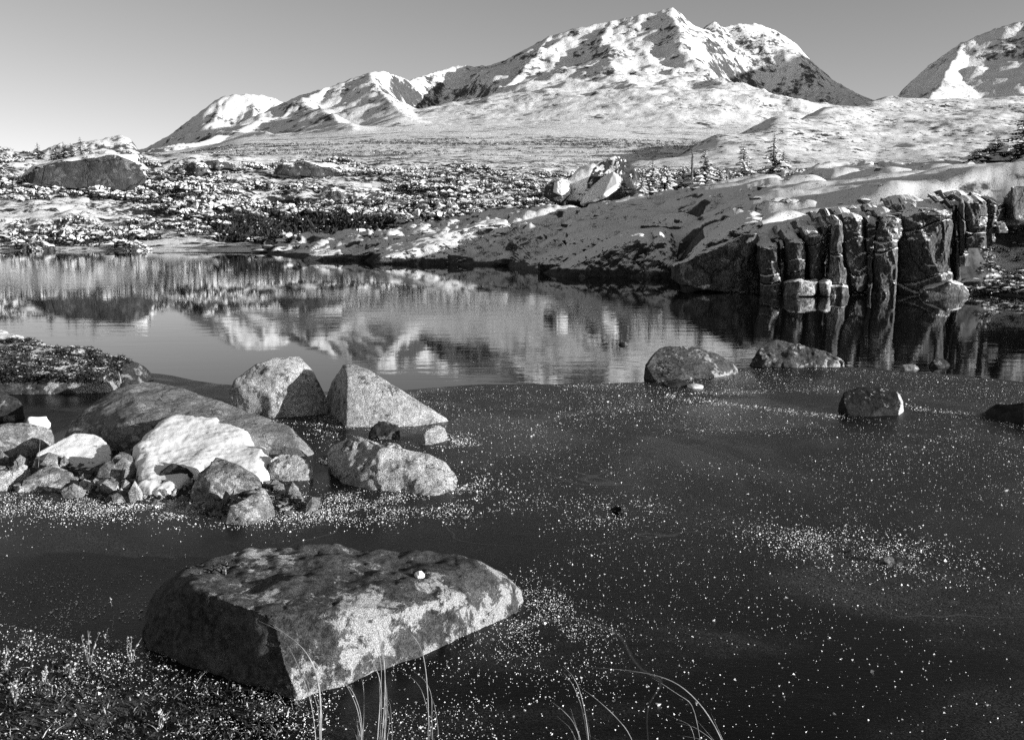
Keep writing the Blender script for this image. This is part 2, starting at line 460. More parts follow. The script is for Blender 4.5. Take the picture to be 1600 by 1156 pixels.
mass_base = [
 (-200, [(230, 290), (600, 300), (1500, 330), (3200, 345)]),
 (180,  [(230, 265), (600, 270), (1500, 300), (3200, 335)]),
 (240,  [(230, 252), (600, 243), (1500, 248), (2000, 300), (3200, 335)]),
 (400,  [(230, 248), (500, 238), (900, 226), (1300, 215), (1700, 225), (3200, 330)]),
 (640,  [(230, 256), (400, 245), (700, 226), (1100, 208), (1500, 196), (2000, 190), (2500, 230), (3200, 330)]),
 (900,  [(230, 262), (400, 248), (700, 226), (1100, 206), (1500, 192), (2000, 182), (2500, 200), (3200, 330)]),
 (1150, [(230, 268), (400, 254), (700, 232), (1100, 212), (1500, 200), (2000, 190), (2600, 180), (3200, 330)]),
 (1400, [(230, 275), (600, 260), (1500, 230), (2000, 210), (2600, 190), (3200, 330)]),
 (1700, [(230, 275), (600, 260), (1500, 230), (2000, 210), (2600, 190), (3200, 330)]),
]
mass_ridges = [
 ([(222, 242, 1450), (300, 222, 1550), (360, 200, 1700), (430, 168, 1850), (470, 150, 1950), (520, 135, 2050), (580, 113, 2100), (605, 112, 2150), (640, 126, 2350)], 0.62),
 ([(640, 126, 2350), (670, 116, 2450), (715, 103, 2500), (760, 104, 2500), (790, 94, 2500), (830, 72, 2500), (860, 56, 2500), (900, 44, 2500), (950, 34, 2500), (1000, 23, 2500), (1050, 13, 2500)], 0.62),
 ([(1050, 13, 2500), (1062, 22, 2500), (1075, 40, 2550), (1092, 43, 2580), (1112, 35, 2600), (1130, 43, 2620), (1148, 37, 2640), (1180, 38, 2650), (1210, 50, 2650), (1240, 70, 2660), (1266, 98, 2680), (1300, 126, 2700), (1330, 143, 2720), (1365, 158, 2750), (1420, 172, 2800)], 0.72),
 ([(1050, 13, 2500), (1065, 55, 2380), (1090, 100, 2220), (1125, 148, 2000), (1165, 170, 1850), (1205, 190, 1650)], 0.5),
 ([(1000, 23, 2500), (1000, 75, 2300), (1010, 125, 2050), (1030, 165, 1750)], 0.42),
 ([(950, 34, 2500), (935, 90, 2250), (915, 135, 2000), (890, 175, 1650)], 0.40),
 ([(860, 56, 2500), (835, 95, 2320), (790, 135, 2080), (745, 178, 1780)], 0.46),
 ([(760, 104, 2500), (745, 128, 2300), (735, 150, 2150)], 0.6),
 ([(580, 113, 2100), (605, 150, 1850), (640, 186, 1550)], 0.38),
 ([(470, 150, 1950), (520, 186, 1600), (560, 212, 1250)], 0.38),
 ([(360, 200, 1700), (420, 215, 1450), (440, 226, 1350)], 0.5),
 ([(1180, 38, 2650), (1185, 75, 2520), (1180, 110, 2400)], 0.7),
]
mpx = np.arange(-150, 1660, 3.0)
mY = np.concatenate([np.arange(235, 600, 9.0), np.arange(600, 1400, 9.0), np.arange(1400, 2850, 7.0), np.arange(2850, 3200, 30.0)])
massif, massV = mountain('mountain', mpx, mY, mass_base, mass_ridges, M['massif'], 'broad snowy mountain with rocky summit above the lake', 16, 12, 0.005, 40, sky=[q[:2] for l_ in mass_ridges[:3] for q in l_[0]], carve=[(1245, 160, 2120, 170, 330, 150), (690, 160, 2150, 95, 190, 75)])

# --- the small peak far on the left
fp_base = [(0, [(2600, 345), (3800, 347)]), (700, [(2600, 345), (3800, 347)])]
fp_r = [([(195, 250, 3150), (225, 236, 3150), (270, 213, 3170), (305, 187, 3180), (335, 165, 3200), (352, 153, 3200), (368, 149, 3210), (400, 147, 3220), (432, 152, 3230), (470, 168, 3250), (560, 215, 3300)], 0.75),
        ([(352, 153, 3200), (335, 190, 3050), (300, 228, 2850)], 0.6), ([(400, 147, 3220), (400, 185, 3060), (380, 220, 2900)], 0.6), ([(432, 152, 3230), (450, 185, 3080)], 0.6)]
mountain('mountain', np.arange(120, 640, 3.0), np.arange(2650, 3600, 9.0), fp_base, fp_r, M['far_peak'], 'small distant snow peak beyond the left shoulder of the main mountain', 12, 9, 0.006, 60, sky=[q[:2] for q in fp_r[0][0][1:9]])

# --- the mountain at the right edge; it goes on out of the picture, plus an unseen ridge added for its shadow
rp_base = [(1100, [(900, 330), (2600, 345)]), (3000, [(900, 330), (2600, 345)])]
rp_r = [([(1330, 195, 1750), (1388, 152, 1780), (1412, 125, 1790), (1440, 99, 1800), (1480, 69, 1800), (1520, 50, 1800), (1560, 36, 1800), (1600, 30, 1800), (1680, 40, 1810), (1800, 90, 1830), (1950, 140, 1850)], 0.62),
        ([(2235, 0, 1640), (2232, -122, 1780), (2205, -138, 1950), (2200, -142, 2060), (2252, -134, 2120), (2330, -95, 2250), (2450, 20, 2350)], 1.3),  # added ridge, out of view, shaped to shade the main mountain's right hollow
        ([(1510, 54, 1800), (1480, 105, 1640), (1445, 155, 1450), (1400, 185, 1250)], 0.6)]
mountain('mountain', np.concatenate([np.arange(1290, 1660, 3.0), np.arange(1660, 2950, 12.0)]), np.arange(1000, 2500, 8.0), rp_base, rp_r, M['far_peak'], 'rounded snow mountain cut by the right edge, with an unseen ridge added to cast shadow', 12, 9, 0.006, 80, sky=[(1340, 190)] + [q[:2] for q in rp_r[0][0][1:9]])

# --- the near hillside at right
hs_cols = [
 (900,  [(230, 285), (260, 280), (320, 285), (1100, 340)]),
 (1000, [(230, 275), (260, 264), (310, 252), (370, 262), (600, 300), (1100, 340)]),
 (1140, [(230, 275), (300, 245), (380, 206), (450, 222), (700, 290), (1100, 340)]),
 (1220, [(230, 275), (300, 243), (440, 182), (520, 198), (800, 290), (1100, 340)]),
 (1300, [(230, 275), (310, 243), (520, 164), (600, 176), (900, 290), (1100, 340)]),
 (1390, [(230, 275), (320, 245), (450, 200), (600, 154), (700, 164), (1100, 330)]),
 (1600, [(230, 275), (320, 240), (450, 190), (650, 151), (760, 160), (1100, 330)]),
 (2100, [(230, 275), (320, 240), (450, 186), (680, 150), (800, 160), (1100, 330)]),
]
hpx = np.arange(900, 2000, 3.0); hY = np.concatenate([np.arange(232, 640, 3.0), np.arange(640, 920, 5.0), np.arange(920, 1100, 20.0)])
hpy = smooth2(ctrl(hs_cols, hpx, np.repeat(hY[:, None], len(hpx), 1)), 30)
heightfield('hillside', hpx, hY, hpy, M['tundra'], lambda V: np.clip((V[..., 1] - 235) / 120, 0, 1) * (2.0 * fbm(V * (1, 1, 0), 0.02, 4, 11) + 0.6 * fbm(V * (1, 1, 0), 0.12, 3, 12)), 'speckled snowy hillside right of the mountain')

# --- the snow-covered rock outcrop that comes in from the right
def Yw(py): return float(G(800, py, 0.0)[1])
ob_px = [395, 500, 600, 700, 790, 830, 870, 1000, 1060, 1100, 1200, 1380, 1540, 1600, 2000]
ob_py = [396, 404, 409, 413, 415, 424, 430, 434, 436, 447, 459, 459, 461, 465, 480]
oc_cols = [
 (395,  [(0, 397), (1.5, 394), (4, 391), (8, 391), (12, 396)]),
 (500,  [(0, 405), (0.6, 396), (2.5, 388), (6, 382), (9, 380), (14, 386)]),
 (600,  [(0, 410), (0.4, 398), (1.6, 392), (3.0, 378), (7, 367), (11, 366), (16, 376)]),
 (700,  [(0, 414), (0.4, 396), (2.0, 388), (3.5, 370), (7, 354), (12, 350), (18, 362)]),
 (790,  [(0, 416), (1.0, 404), (3.5, 386), (6, 366), (10, 345), (15, 336), (22, 350)]),
 (870,  [(0, 431), (0.5, 424), (3.5, 398), (8, 366), (13, 342), (18, 329), (26, 340)]),
 (950,  [(0, 434), (0.4, 427), (2.5, 400), (5.5, 378), (10, 350), (18, 324), (27, 322), (34, 335)]),
 (1020, [(0, 436), (0.4, 420), (1.6, 392), (4.0, 376), (9, 346), (17, 314), (25, 307), (34, 320)]),
 (1055, [(0, 438), (0.8, 430), (2.2, 408), (4.5, 378), (9, 344), (17, 308), (25, 300), (34, 315)]),
 (1090, [(0, 447), (0.4, 438), (0.8, 402), (3.0, 382), (8, 342), (16, 304), (24, 296), (34, 312)]),
 (1200, [(0, 462), (0.7, 450), (1.0, 376), (3.2, 356), (8, 326), (16, 294), (24, 282), (34, 300)]),
 (1300, [(0, 462), (0.7, 450), (1.0, 350), (3.2, 338), (8, 316), (16, 286), (24, 272), (34, 292)]),
 (1400, [(0, 462), (0.7, 450), (1.0, 332), (3.2, 318), (8, 302), (16, 280), (24, 265), (34, 285)]),
 (1500, [(0, 464), (0.7, 440), (1.2, 322), (3.2, 306), (8, 292), (16, 274), (24, 262), (34, 280)]),
 (1545, [(0, 465), (1.0, 448), (2.5, 400), (4.0, 330), (5, 306), (9, 290), (16, 273), (24, 262), (34, 280)]),
 (1600, [(0, 468), (1.0, 452), (3.0, 400), (4.5, 345), (5.5, 302), (9, 286), (16, 272), (24, 261), (34, 280)]),
 (2000, [(0, 482), (1.0, 452), (3.0, 390), (5, 300), (9, 262), (16, 235), (24, 225), (34, 250)]),
]
opx = np.arange(392, 1990, 3.0)
orel = np.concatenate([np.arange(-0.15, 2, 0.07), np.arange(2, 6, 0.14), np.arange(6, 34.2, 0.30)])
oYb = np.interp(opx, ob_px, [Yw(v) for v in ob_py])
orr = np.repeat(orel[:, None], len(opx), 1)
opy = smooth2(ctrl(oc_cols, opx, orr), 3)
for _ in range(90):                                   # soften the columns into each other
    q_ = np.pad(opy, ((0, 0), (1, 1)), mode='edge'); opy = 0.25 * q_[:, :-2] + 0.5 * opy + 0.25 * q_[:, 2:]
oYg = orr + oYb[None]
def out_amp(V):
    d = np.clip(orr / 2.5, 0.05, 1)
    Q = V * (1, 1, 0)
    wq = Q + np.stack([0.9 * fbm(Q, 0.35, 2, 28), 0.9 * fbm(Q, 0.35, 2, 29), 0 * Q[..., 0]], -1)
    bil = np.abs(vn(wq * (0.20, 0.30, 0), 24)) + 0.45 * np.abs(vn(wq * (0.55, 0.75, 0) + 9, 25))        # rounded whalebacks with creases between
    crk = np.clip(1 - np.abs(fbm(wq * (0.5, 1, 0), 0.42, 3, 26)) * 9, 0, 1) * np.clip(fbm(Q, 0.16, 2, 30) + 0.45, 0, 1)
    n = 0.78 * (bil - 0.45) - 0.32 * crk + 0.05 * fbm(Q, 0.9, 3, 21) + 0.016 * fbm(Q, 3.0, 3, 23, 0.5)
    left = np.clip((980 - opx[None]) / 250, 0, 1)
    n = n + left * (0.16 * fbm(Q, 1.3, 4, 27, 0.6) + 0.10 * (fbm(Q, 0.8, 3, 33, 0.5, True) - 0.7)) * np.clip(orr / 0.8, 0, 1)
    n = n * np.where(orr < 6, 0.55 + 0.45 * np.clip(orr / 6, 0, 1), 1.0)
    return d * n - np.where(orr < 0, 0.25, 0)
outcrop, outV = heightfield('rock_outcrop', opx, oYg, opy, M['outcrop'], out_amp, 'smooth snow covered rock outcrop reaching into the lake')

# ------------------------------------------------------------------ rocks
def hull_mesh(pts, res, smooth=2, sm=0.5):
    bm = bmesh.new()
    for p in pts: bm.verts.new(p)
    r = bmesh.ops.convex_hull(bm, input=bm.verts[:])
    junk = [v for v in bm.verts if not v.link_faces]
    bmesh.ops.delete(bm, geom=junk, context='VERTS')
    bmesh.ops.triangulate(bm, faces=bm.faces[:])
    for _ in range(9):
        long = [e for e in bm.edges if e.calc_length() > res]
        if not long: break
        bmesh.ops.subdivide_edges(bm, edges=long, cuts=1)
        bmesh.ops.triangulate(bm, faces=[f for f in bm.faces if len(f.verts) > 3])
    for _ in range(smooth):
        bmesh.ops.smooth_vert(bm, verts=bm.verts[:], factor=sm, use_axis_x=True, use_axis_y=True, use_axis_z=True)
    bm.normal_update()
    V = np.array([v.co[:] for v in bm.verts]); N = np.array([v.normal[:] for v in bm.verts])
    bm.verts.index_update()
    Fc = np.array([[v.index for v in f.verts] for f in bm.faces])
    bm.free()
    return V, N, Fc
def vnormals(V, Fc):
    n = np.cross(V[Fc[:, 1]] - V[Fc[:, 0]], V[Fc[:, 2]] - V[Fc[:, 0]])
    N = np.zeros_like(V)
    for i in range(3): np.add.at(N, Fc[:, i], n)
    return N / np.maximum(np.linalg.norm(N, axis=1, keepdims=True), 1e-9)
def shape_rock(pts, res=0.02, amp=0.02, sc=None, facets=10, bite=0.05, seed=0, smooth=2, fine=0.35, strata=0.0):
    V, N, Fc = hull_mesh(pts, res, smooth)
    c = V.mean(0); ext = (V.max(0) - V.min(0)).max()
    r = np.random.default_rng(seed)
    for _ in range(facets):                                  # knock flat chips off the corners
        n = r.normal(size=3); n[2] = abs(n[2]) * 0.8 + 0.05; n /= np.linalg.norm(n)
        d = (V - c) @ n
        h = d.max() - bite * ext * r.uniform(0.15, 1.0)
        V = V - np.maximum(d - h, 0)[:, None] * n * 0.92
    N = vnormals(V, Fc)
    sc = sc or 2.2 / ext
    o = r.uniform(-50, 50, 3)
    n1 = fbm(V + o, sc, 3, seed)
    n2 = fbm(V + o, sc * 4, 4, seed + 3, 0.55)
    n3 = fbm(V + o, sc * 3.2, 3, seed + 5, 0.5, True)
    V = V + N * (amp * (n1 * 0.8 + fine * n2 - 0.5 * fine * np.clip(n3 - 0.9, 0, 1) * 2))[:, None]
    if strata:
        V = V + N * (strata * np.sign(np.sin((V @ np.array([0.25, 0.3, 1.0])) * sc * 9 + 2 * n1)) * 0.5)[:, None]
    return V, Fc
def add_rock(name, V, Fc, mat, parent=None, smooth=True):
    b = V.mean(0).copy(); b[2] = V[:, 2].min()
    if parent is not None: b = np.array(parent.location)
    me = mesh_np(name, V - b, Fc, mat, smooth)
    return link(name, me, parent, None if parent is not None else b)
def rock_px(name, base, top, mat, label, cat='rock', group=None, zb=-0.04, drop=True, parent=None, grow=1.025, **kw):
    if cat == 'stone' and mat is not M['snow']: kw['facets'] = kw.get('facets', 8) + 8; kw['smooth'] = 1; kw['bite'] = kw.get('bite', 0.05) * 1.3; grow = 1.08
    mx, my = np.mean([q[0] for q in base]), np.mean([q[1] for q in base])
    base = [(mx + (x - mx) * grow, y) for x, y in base]; top = [(mx + (x - mx) * grow, y, z) for x, y, z in top]
    pts = [G(x, y, 0.0) + (0, 0, zb) for x, y in base] + [G(x, y, z) for x, y, z in top]
    if drop: pts += [np.array([p[0], p[1], zb]) for p in pts[len(base):]]
    V, Fc = shape_rock(pts, **kw)
    o = add_rock(name, V, Fc, mat, parent)
    if label: tag(o, label, cat, group)
    return o

BO = 'boulders standing in the shallow ice'
SM = 'small stones heaped round the snow patch'
# the big flat rock in front
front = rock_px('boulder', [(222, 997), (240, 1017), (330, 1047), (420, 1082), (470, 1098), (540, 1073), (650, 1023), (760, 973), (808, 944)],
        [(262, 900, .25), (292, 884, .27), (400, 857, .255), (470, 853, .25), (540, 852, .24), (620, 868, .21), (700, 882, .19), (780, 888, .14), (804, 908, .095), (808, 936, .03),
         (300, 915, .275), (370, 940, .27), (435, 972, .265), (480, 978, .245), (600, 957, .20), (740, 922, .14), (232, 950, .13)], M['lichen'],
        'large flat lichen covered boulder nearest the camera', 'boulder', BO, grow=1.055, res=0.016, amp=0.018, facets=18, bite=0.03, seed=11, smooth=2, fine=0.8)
rock_px('boulder', [(362, 640), (400, 650), (460, 652), (506, 648)], [(361, 608, .22), (372, 588, .33), (400, 570, .42), (432, 556, .47), (464, 553, .48), (480, 570, .40), (498, 600, .25), (511, 628, .10), (436, 584, .36), (425, 620, .18)],
        M['granite'], 'rounded pale boulder with another boulder\'s shadow across its right side', 'boulder', BO, res=0.02, amp=0.016, facets=8, bite=0.03, seed=3, smooth=1)
rock_px('boulder', [(509, 638), (541, 669), (600, 669), (650, 668), (700, 658)], [(538, 571, .43), (552, 569, .44), (576, 577, .41), (620, 606, .28), (660, 632, .15), (698, 655, .02), (510, 622, .085), (520, 596, .24), (544, 592, .355), (546, 630, .17)],
        M['granite'], 'pointed pale boulder with steep dark left side behind the low rounded one', 'boulder', BO, res=0.02, amp=0.012, facets=5, bite=0.015, seed=5, smooth=1)
rock_px('boulder', [(516, 726), (549, 764), (600, 770), (680, 777), (709, 766)], [(518, 694, .20), (548, 683, .26), (580, 684, .27), (640, 700, .21), (690, 720, .14), (709, 746, .05)],
        M['granite'], 'long pale rounded boulder at the edge of the frosted ice', 'boulder', BO, res=0.017, amp=0.022, facets=7, bite=0.03, seed=8, smooth=3, fine=0.6)
rock_px('boulder', [(88, 686), (200, 692), (340, 692), (440, 707), (486, 714)], [(92, 676, .04), (130, 641, .18), (200, 602, .32), (235, 592, .35), (275, 606, .31), (320, 630, .24), (390, 652, .2), (440, 662, .18), (487, 681, .13), (487, 706, .04), (330, 655, .2), (420, 684, .11), (230, 660, .19)],
        M['slab'], 'long low grey slab sloping down behind the snow patch', 'boulder', BO, res=0.026, amp=0.016, facets=12, bite=0.03, seed=13, smooth=1, fine=0.5)
S = 'stone'
rock_px('stone', [(572, 688), (600, 692), (624, 688)], [(580, 662, .09), (600, 655, .11), (622, 662, .08)], M['wet'], 'small dark broken stone under the pointed boulder', S, SM, res=0.014, amp=0.012, facets=10, bite=0.06, seed=21)
rock_px('stone', [(646, 697), (670, 700), (696, 692)], [(660, 677, .07), (692, 657, .12), (697, 665, .09)], M['granite'], 'small pale wedge stone between pointed and rounded boulders', S, SM, res=0.014, amp=0.008, facets=8, bite=0.05, seed=22)
rock_px('stone', [(418, 750), (450, 757), (485, 753)], [(418, 714, .12), (440, 706, .14), (470, 711, .13), (487, 720, .1)], M['granite'], 'blocky stone with a pale face right of the snow patch', S, SM, res=0.014, amp=0.010, facets=10, bite=0.05, seed=23)
rock_px('stone', [(303, 783), (350, 790), (403, 768)], [(303, 748, .11), (335, 709, .2), (370, 728, .16), (405, 745, .1), (310, 765, .08)], M['granite_dark'], 'cracked angular stone at the foot of the snow patch', S, SM, res=0.014, amp=0.012, facets=12, bite=0.05, seed=24)
rock_px('stone', [(350, 820), (400, 825), (442, 814)], [(360, 788, .1), (388, 762, .14), (420, 757, .13), (446, 790, .05)], M['granite_dark'], 'stone nearest the big flat boulder in the heap', S, SM, res=0.014, amp=0.010, facets=12, bite=0.06, seed=25)
rock_px('stone', [(158, 768), (200, 768), (215, 748)], [(152, 722, .12), (175, 702, .16), (200, 700, .16), (215, 722, .1)], M['granite_dark'], 'upright rounded stone left of the snow patch', S, SM, res=0.014, amp=0.010, facets=10, bite=0.05, seed=26)
rock_px('stone', [(238, 765), (275, 768), (305, 762)], [(246, 738, .1), (275, 719, .14), (302, 735, .1)], M['wet'], 'black stone set in the foot of the snow patch', S, SM, res=0.014, amp=0.010, facets=10, bite=0.05, seed=27)
rock_px('stone', [(30, 772), (80, 775), (118, 764)], [(38, 750, .06), (75, 724, .12), (112, 728, .11), (118, 745, .06)], M['granite_dark'], 'pale faced leaning stone near the left edge', S, SM, res=0.014, amp=0.010, facets=10, bite=0.05, seed=28)
rock_px('stone', [(165, 700), (205, 706), (248, 700)], [(163, 675, .13), (200, 661, .18), (240, 662, .18), (252, 680, .12)], M['granite_dark'], 'knobbly stone wedged between slab and snow patch', S, SM, res=0.014, amp=0.014, facets=10, bite=0.05, seed=29)
rock_px('stone', [(-60, 775), (0, 770), (30, 762)], [(-60, 750, .09), (0, 742, .1), (46, 720, .12), (50, 730, .08)], M['granite'], 'narrow pale stone cut by the left edge', S, SM, res=0.016, amp=0.010, facets=10, bite=0.05, seed=30)
rock_px('stone', [(45, 748), (110, 752), (165, 738)], [(60, 706, .1), (110, 676, .17), (158, 678, .16), (170, 700, .1)], M['crust'], 'flat stone under a crust of grey snow', S, SM, res=0.018, amp=0.012, facets=4, bite=0.03, seed=31, smooth=4)
rock_px('stone', [(-50, 656), (10, 660), (42, 652)], [(-50, 606, .27), (0, 608, .26), (40, 632, .12)], M['wet'], 'black stone standing in the inlet at the left edge', S, SM, res=0.02, amp=0.012, facets=10, bite=0.05, seed=32)
rock_px('stone', [(-60, 724), (20, 722), (78, 702)], [(-60, 676, .17), (0, 668, .18), (45, 655, .2), (78, 668, .13)], M['granite_dark'], 'dark stone below the black inlet stone', S, SM, res=0.02, amp=0.014, facets=10, bite=0.05, seed=33)
rock_px('stone', [(60, 662), (76, 672), (40, 676)], [(45, 652, .15), (72, 650, .15), (78, 660, .1)], M['snow'], 'snow capped knob by the inlet', S, SM, res=0.016, amp=0.010, facets=3, bite=0.03, seed=34, smooth=3)
sp_out = np.array([(214, 700), (236, 676), (262, 660), (300, 653), (335, 650), (372, 662), (400, 684), (414, 712), (410, 742), (385, 752), (350, 742), (318, 735), (296, 748), (270, 766), (236, 768), (214, 762), (224, 735)], float)
gxs, gys = np.meshgrid(np.arange(196, 432, 2.0), np.arange(638, 782, 1.6))
ang = np.arctan2(sp_out[:, 1] - 706, sp_out[:, 0] - 312); rad = np.hypot(sp_out[:, 1] - 706, sp_out[:, 0] - 312); o_ = np.argsort(ang)
ra = np.interp(np.arctan2(gys - 706, gxs - 312), np.r_[ang[o_] - 2 * np.pi, ang[o_], ang[o_] + 2 * np.pi], np.tile(rad[o_], 3))
ins = 1 - np.hypot(gys - 706, gxs - 312) / ra
zpl = np.clip(0.02 + 0.155 * (768 - gys) / 110, 0.0, 0.19) + 0.02 * (312 - gxs) / 110
Vsn = G(gxs, gys, np.clip(zpl, 0, 1)); nn = fbm(Vsn, 5.0, 4, 801)
th = np.clip((ins + 0.12 * nn + 0.03) / 0.16, -1, 1)
Vsn[..., 2] += np.where(th > 0, 0.03 * np.sqrt(np.clip(th, 0, 1)), 0.25 * th) + 0.009 * nn + 0.003 * fbm(Vsn, 30, 3, 802)
tag(link('snow_patch', mesh_np('snow_patch', Vsn.reshape(-1, 3), grid_faces(*gxs.shape)[:, ::-1], M['snow'])), 'bright patch of old granular snow between the stones', 'snow')
rock_px('rock_shelf', [(-160, 616), (0, 613), (100, 609), (165, 606), (200, 600)], [(-160, 524, .26), (0, 523, .26), (60, 534, .27), (130, 551, .25), (190, 562, .21), (0, 582, .2), (100, 586, .19), (165, 590, .15), (205, 575, .14)],
        M['shelf'], 'low heather grown rock shelf at the left edge of the lake', 'rock', None, res=0.045, amp=0.05, facets=4, bite=0.02, seed=36, smooth=3, fine=0.8)
rock_px('boulder', [(168, 606), (200, 606), (238, 592)], [(185, 570, .2), (210, 563, .22), (228, 572, .15), (240, 585, .05)], M['wet'], 'dark wet boulder at the tip of the rock shelf', 'boulder', None, res=0.02, amp=0.014, facets=10, bite=0.05, seed=37)
# right of the ice
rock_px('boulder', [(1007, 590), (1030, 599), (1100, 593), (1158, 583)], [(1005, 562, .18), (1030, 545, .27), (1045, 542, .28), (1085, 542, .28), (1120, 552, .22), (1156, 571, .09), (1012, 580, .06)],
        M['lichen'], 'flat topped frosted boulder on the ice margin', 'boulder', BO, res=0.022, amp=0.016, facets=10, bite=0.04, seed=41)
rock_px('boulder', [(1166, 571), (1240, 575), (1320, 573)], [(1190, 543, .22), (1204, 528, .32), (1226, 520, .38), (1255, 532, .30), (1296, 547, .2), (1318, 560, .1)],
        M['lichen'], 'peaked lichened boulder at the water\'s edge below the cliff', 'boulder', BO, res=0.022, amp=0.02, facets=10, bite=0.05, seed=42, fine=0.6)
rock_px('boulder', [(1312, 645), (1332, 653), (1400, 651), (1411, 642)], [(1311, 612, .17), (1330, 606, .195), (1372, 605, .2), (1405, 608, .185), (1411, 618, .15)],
        M['block'], 'square block of rock frozen into the ice with its sunlit right side painted pale', 'boulder', BO, res=0.016, amp=0.010, facets=9, bite=0.05, seed=43)
rock_px('boulder', [(1518, 651), (1600, 668), (1700, 674)], [(1556, 632, .11), (1600, 627, .16), (1700, 630, .17)], M['wet'], 'low dark boulder cut by the right edge', 'boulder', BO, res=0.02, amp=0.012, facets=7, bite=0.04, seed=44)
SI = 'stones breaking through the ice'
rock_px('stone', [(1028, 604), (1060, 610), (1078, 604)], [(1034, 597, .035), (1055, 590, .07), (1075, 594, .05)], M['wet'], 'small dark stone in front of the flat topped boulder', S, SI, res=0.014, amp=0.008, facets=6, bite=0.05, seed=45)
rock_px('stone', [(1403, 580), (1425, 582), (1442, 577)], [(1410, 569, .05), (1430, 568, .055)], M['granite_dark'], 'low pale stone in the open water near the right', S, SI, res=0.016, amp=0.008, facets=6, bite=0.05, seed=46)
rock_px('stone', [(1450, 574), (1470, 577), (1487, 572)], [(1455, 562, .08), (1470, 558, .10), (1484, 564, .05)], M['wet'], 'small dark stone in the open water near the right', S, SI, res=0.016, amp=0.008, facets=6, bite=0.05, seed=47)
rock_px('stone', [(962, 539), (975, 541), (985, 538)], [(968, 534, .04), (978, 533, .05)], M['wet'], 'tiny dark stone far out in the open water', S, SI, res=0.016, amp=0.008, facets=6, bite=0.05, seed=48)
rock_px('stone', [(953, 802), (965, 804), (974, 800)], [(956, 790, .03), (964, 786, .045), (972, 793, .03)], M['wet'], 'black stone tip ringed by frost in the middle of the ice', S, SI, res=0.007, amp=0.006, facets=6, bite=0.08, seed=49)
rock_px('stone', [(1310, 868), (1330, 873), (1346, 866)], [(1316, 860, .015), (1336, 858, .02)], M['wet'], 'thin dark stone tip in the frost band', S, SI, res=0.008, amp=0.004, facets=5, bite=0.05, seed=50)
rock_px('stone', [(1375, 888), (1395, 897), (1422, 889)], [(1380, 868, .035), (1398, 862, .045), (1416, 868, .035), (1420, 880, .015)], M['wet'], 'broken dark stone at the right end of the frost band', S, SI, res=0.008, amp=0.006, facets=8, bite=0.07, seed=51)
rock_px('stone', [(1224, 829), (1245, 835), (1268, 833)], [(1232, 824, .012), (1252, 827, .012)], M['wet'], 'sliver of dark stone at the left end of the frost band', S, SI, res=0.008, amp=0.003, facets=5, bite=0.05, seed=52)
rock_px('stone', [(710, 811), (725, 815), (741, 810)], [(716, 806, .012), (732, 805, .016)], M['granite_dark'], 'little grey stone in the smooth ice behind the big flat boulder', S, SI, res=0.008, amp=0.004, facets=6, bite=0.05, seed=53)
# snow-crusted disc of ice by the flat topped boulder
def disc(px, py, r, h, name, mat, label, cat):
    a = np.linspace(0, 2 * np.pi, 29)[:-1]; c = G(px, py, 0)
    rr = r * (1 + 0.12 * fbm(np.stack([np.cos(a), np.sin(a), 0 * a], -1), 1.5, 2, 3))
    ring = lambda s, z: np.stack([rr * s * np.cos(a), rr * s * np.sin(a) * 1.3, 0 * a + z], -1)
    V = np.concatenate([ring(1, 0.002), ring(0.98, h * 0.7), ring(0.75, h), [[0, 0, h * 1.05]]]); n = len(a)
    Fc = []
    for k in range(2):
        for i in range(n): Fc += [(k * n + i, k * n + (i + 1) % n, (k + 1) * n + (i + 1) % n), (k * n + i, (k + 1) * n + (i + 1) % n, (k + 1) * n + i)]
    Fc += [(2 * n + i, 2 * n + (i + 1) % n, 3 * n) for i in range(n)]
    return tag(link(name, mesh_np(name, V, Fc, mat), None, c), label, cat)
disc(1086, 605, 0.075, 0.025, 'snow_patch', M['snow'], 'small round snow crust beside the flat topped boulder', 'snow')
# pebble resting on the big flat rock
bv = BVHTree.FromPolygons([tuple(front.matrix_world.translation + v.co) if False else tuple(Vector(front.location) + v.co) for v in front.data.vertices], [tuple(p.vertices) for p in front.data.polygons])
d = Vector(np.array(ray(656, 903), float)).normalized()
hit = bv.ray_cast(Vector((0, 0, H)), d)
if hit[0]:
    r = np.random.default_rng(5); pp = r.normal(size=(40, 3)); pp /= np.linalg.norm(pp, axis=1)[:, None]
    V, Fc = shape_rock(pp * (0.024, 0.020, 0.020) + np.array(hit[0]) + (0, 0, 0.014), res=0.006, amp=0.002, facets=4, bite=0.1, seed=2)
    tag(add_rock('pebble', V, Fc, M['snow_pad']), 'pale pebble lying on top of the big flat boulder', 'pebble')

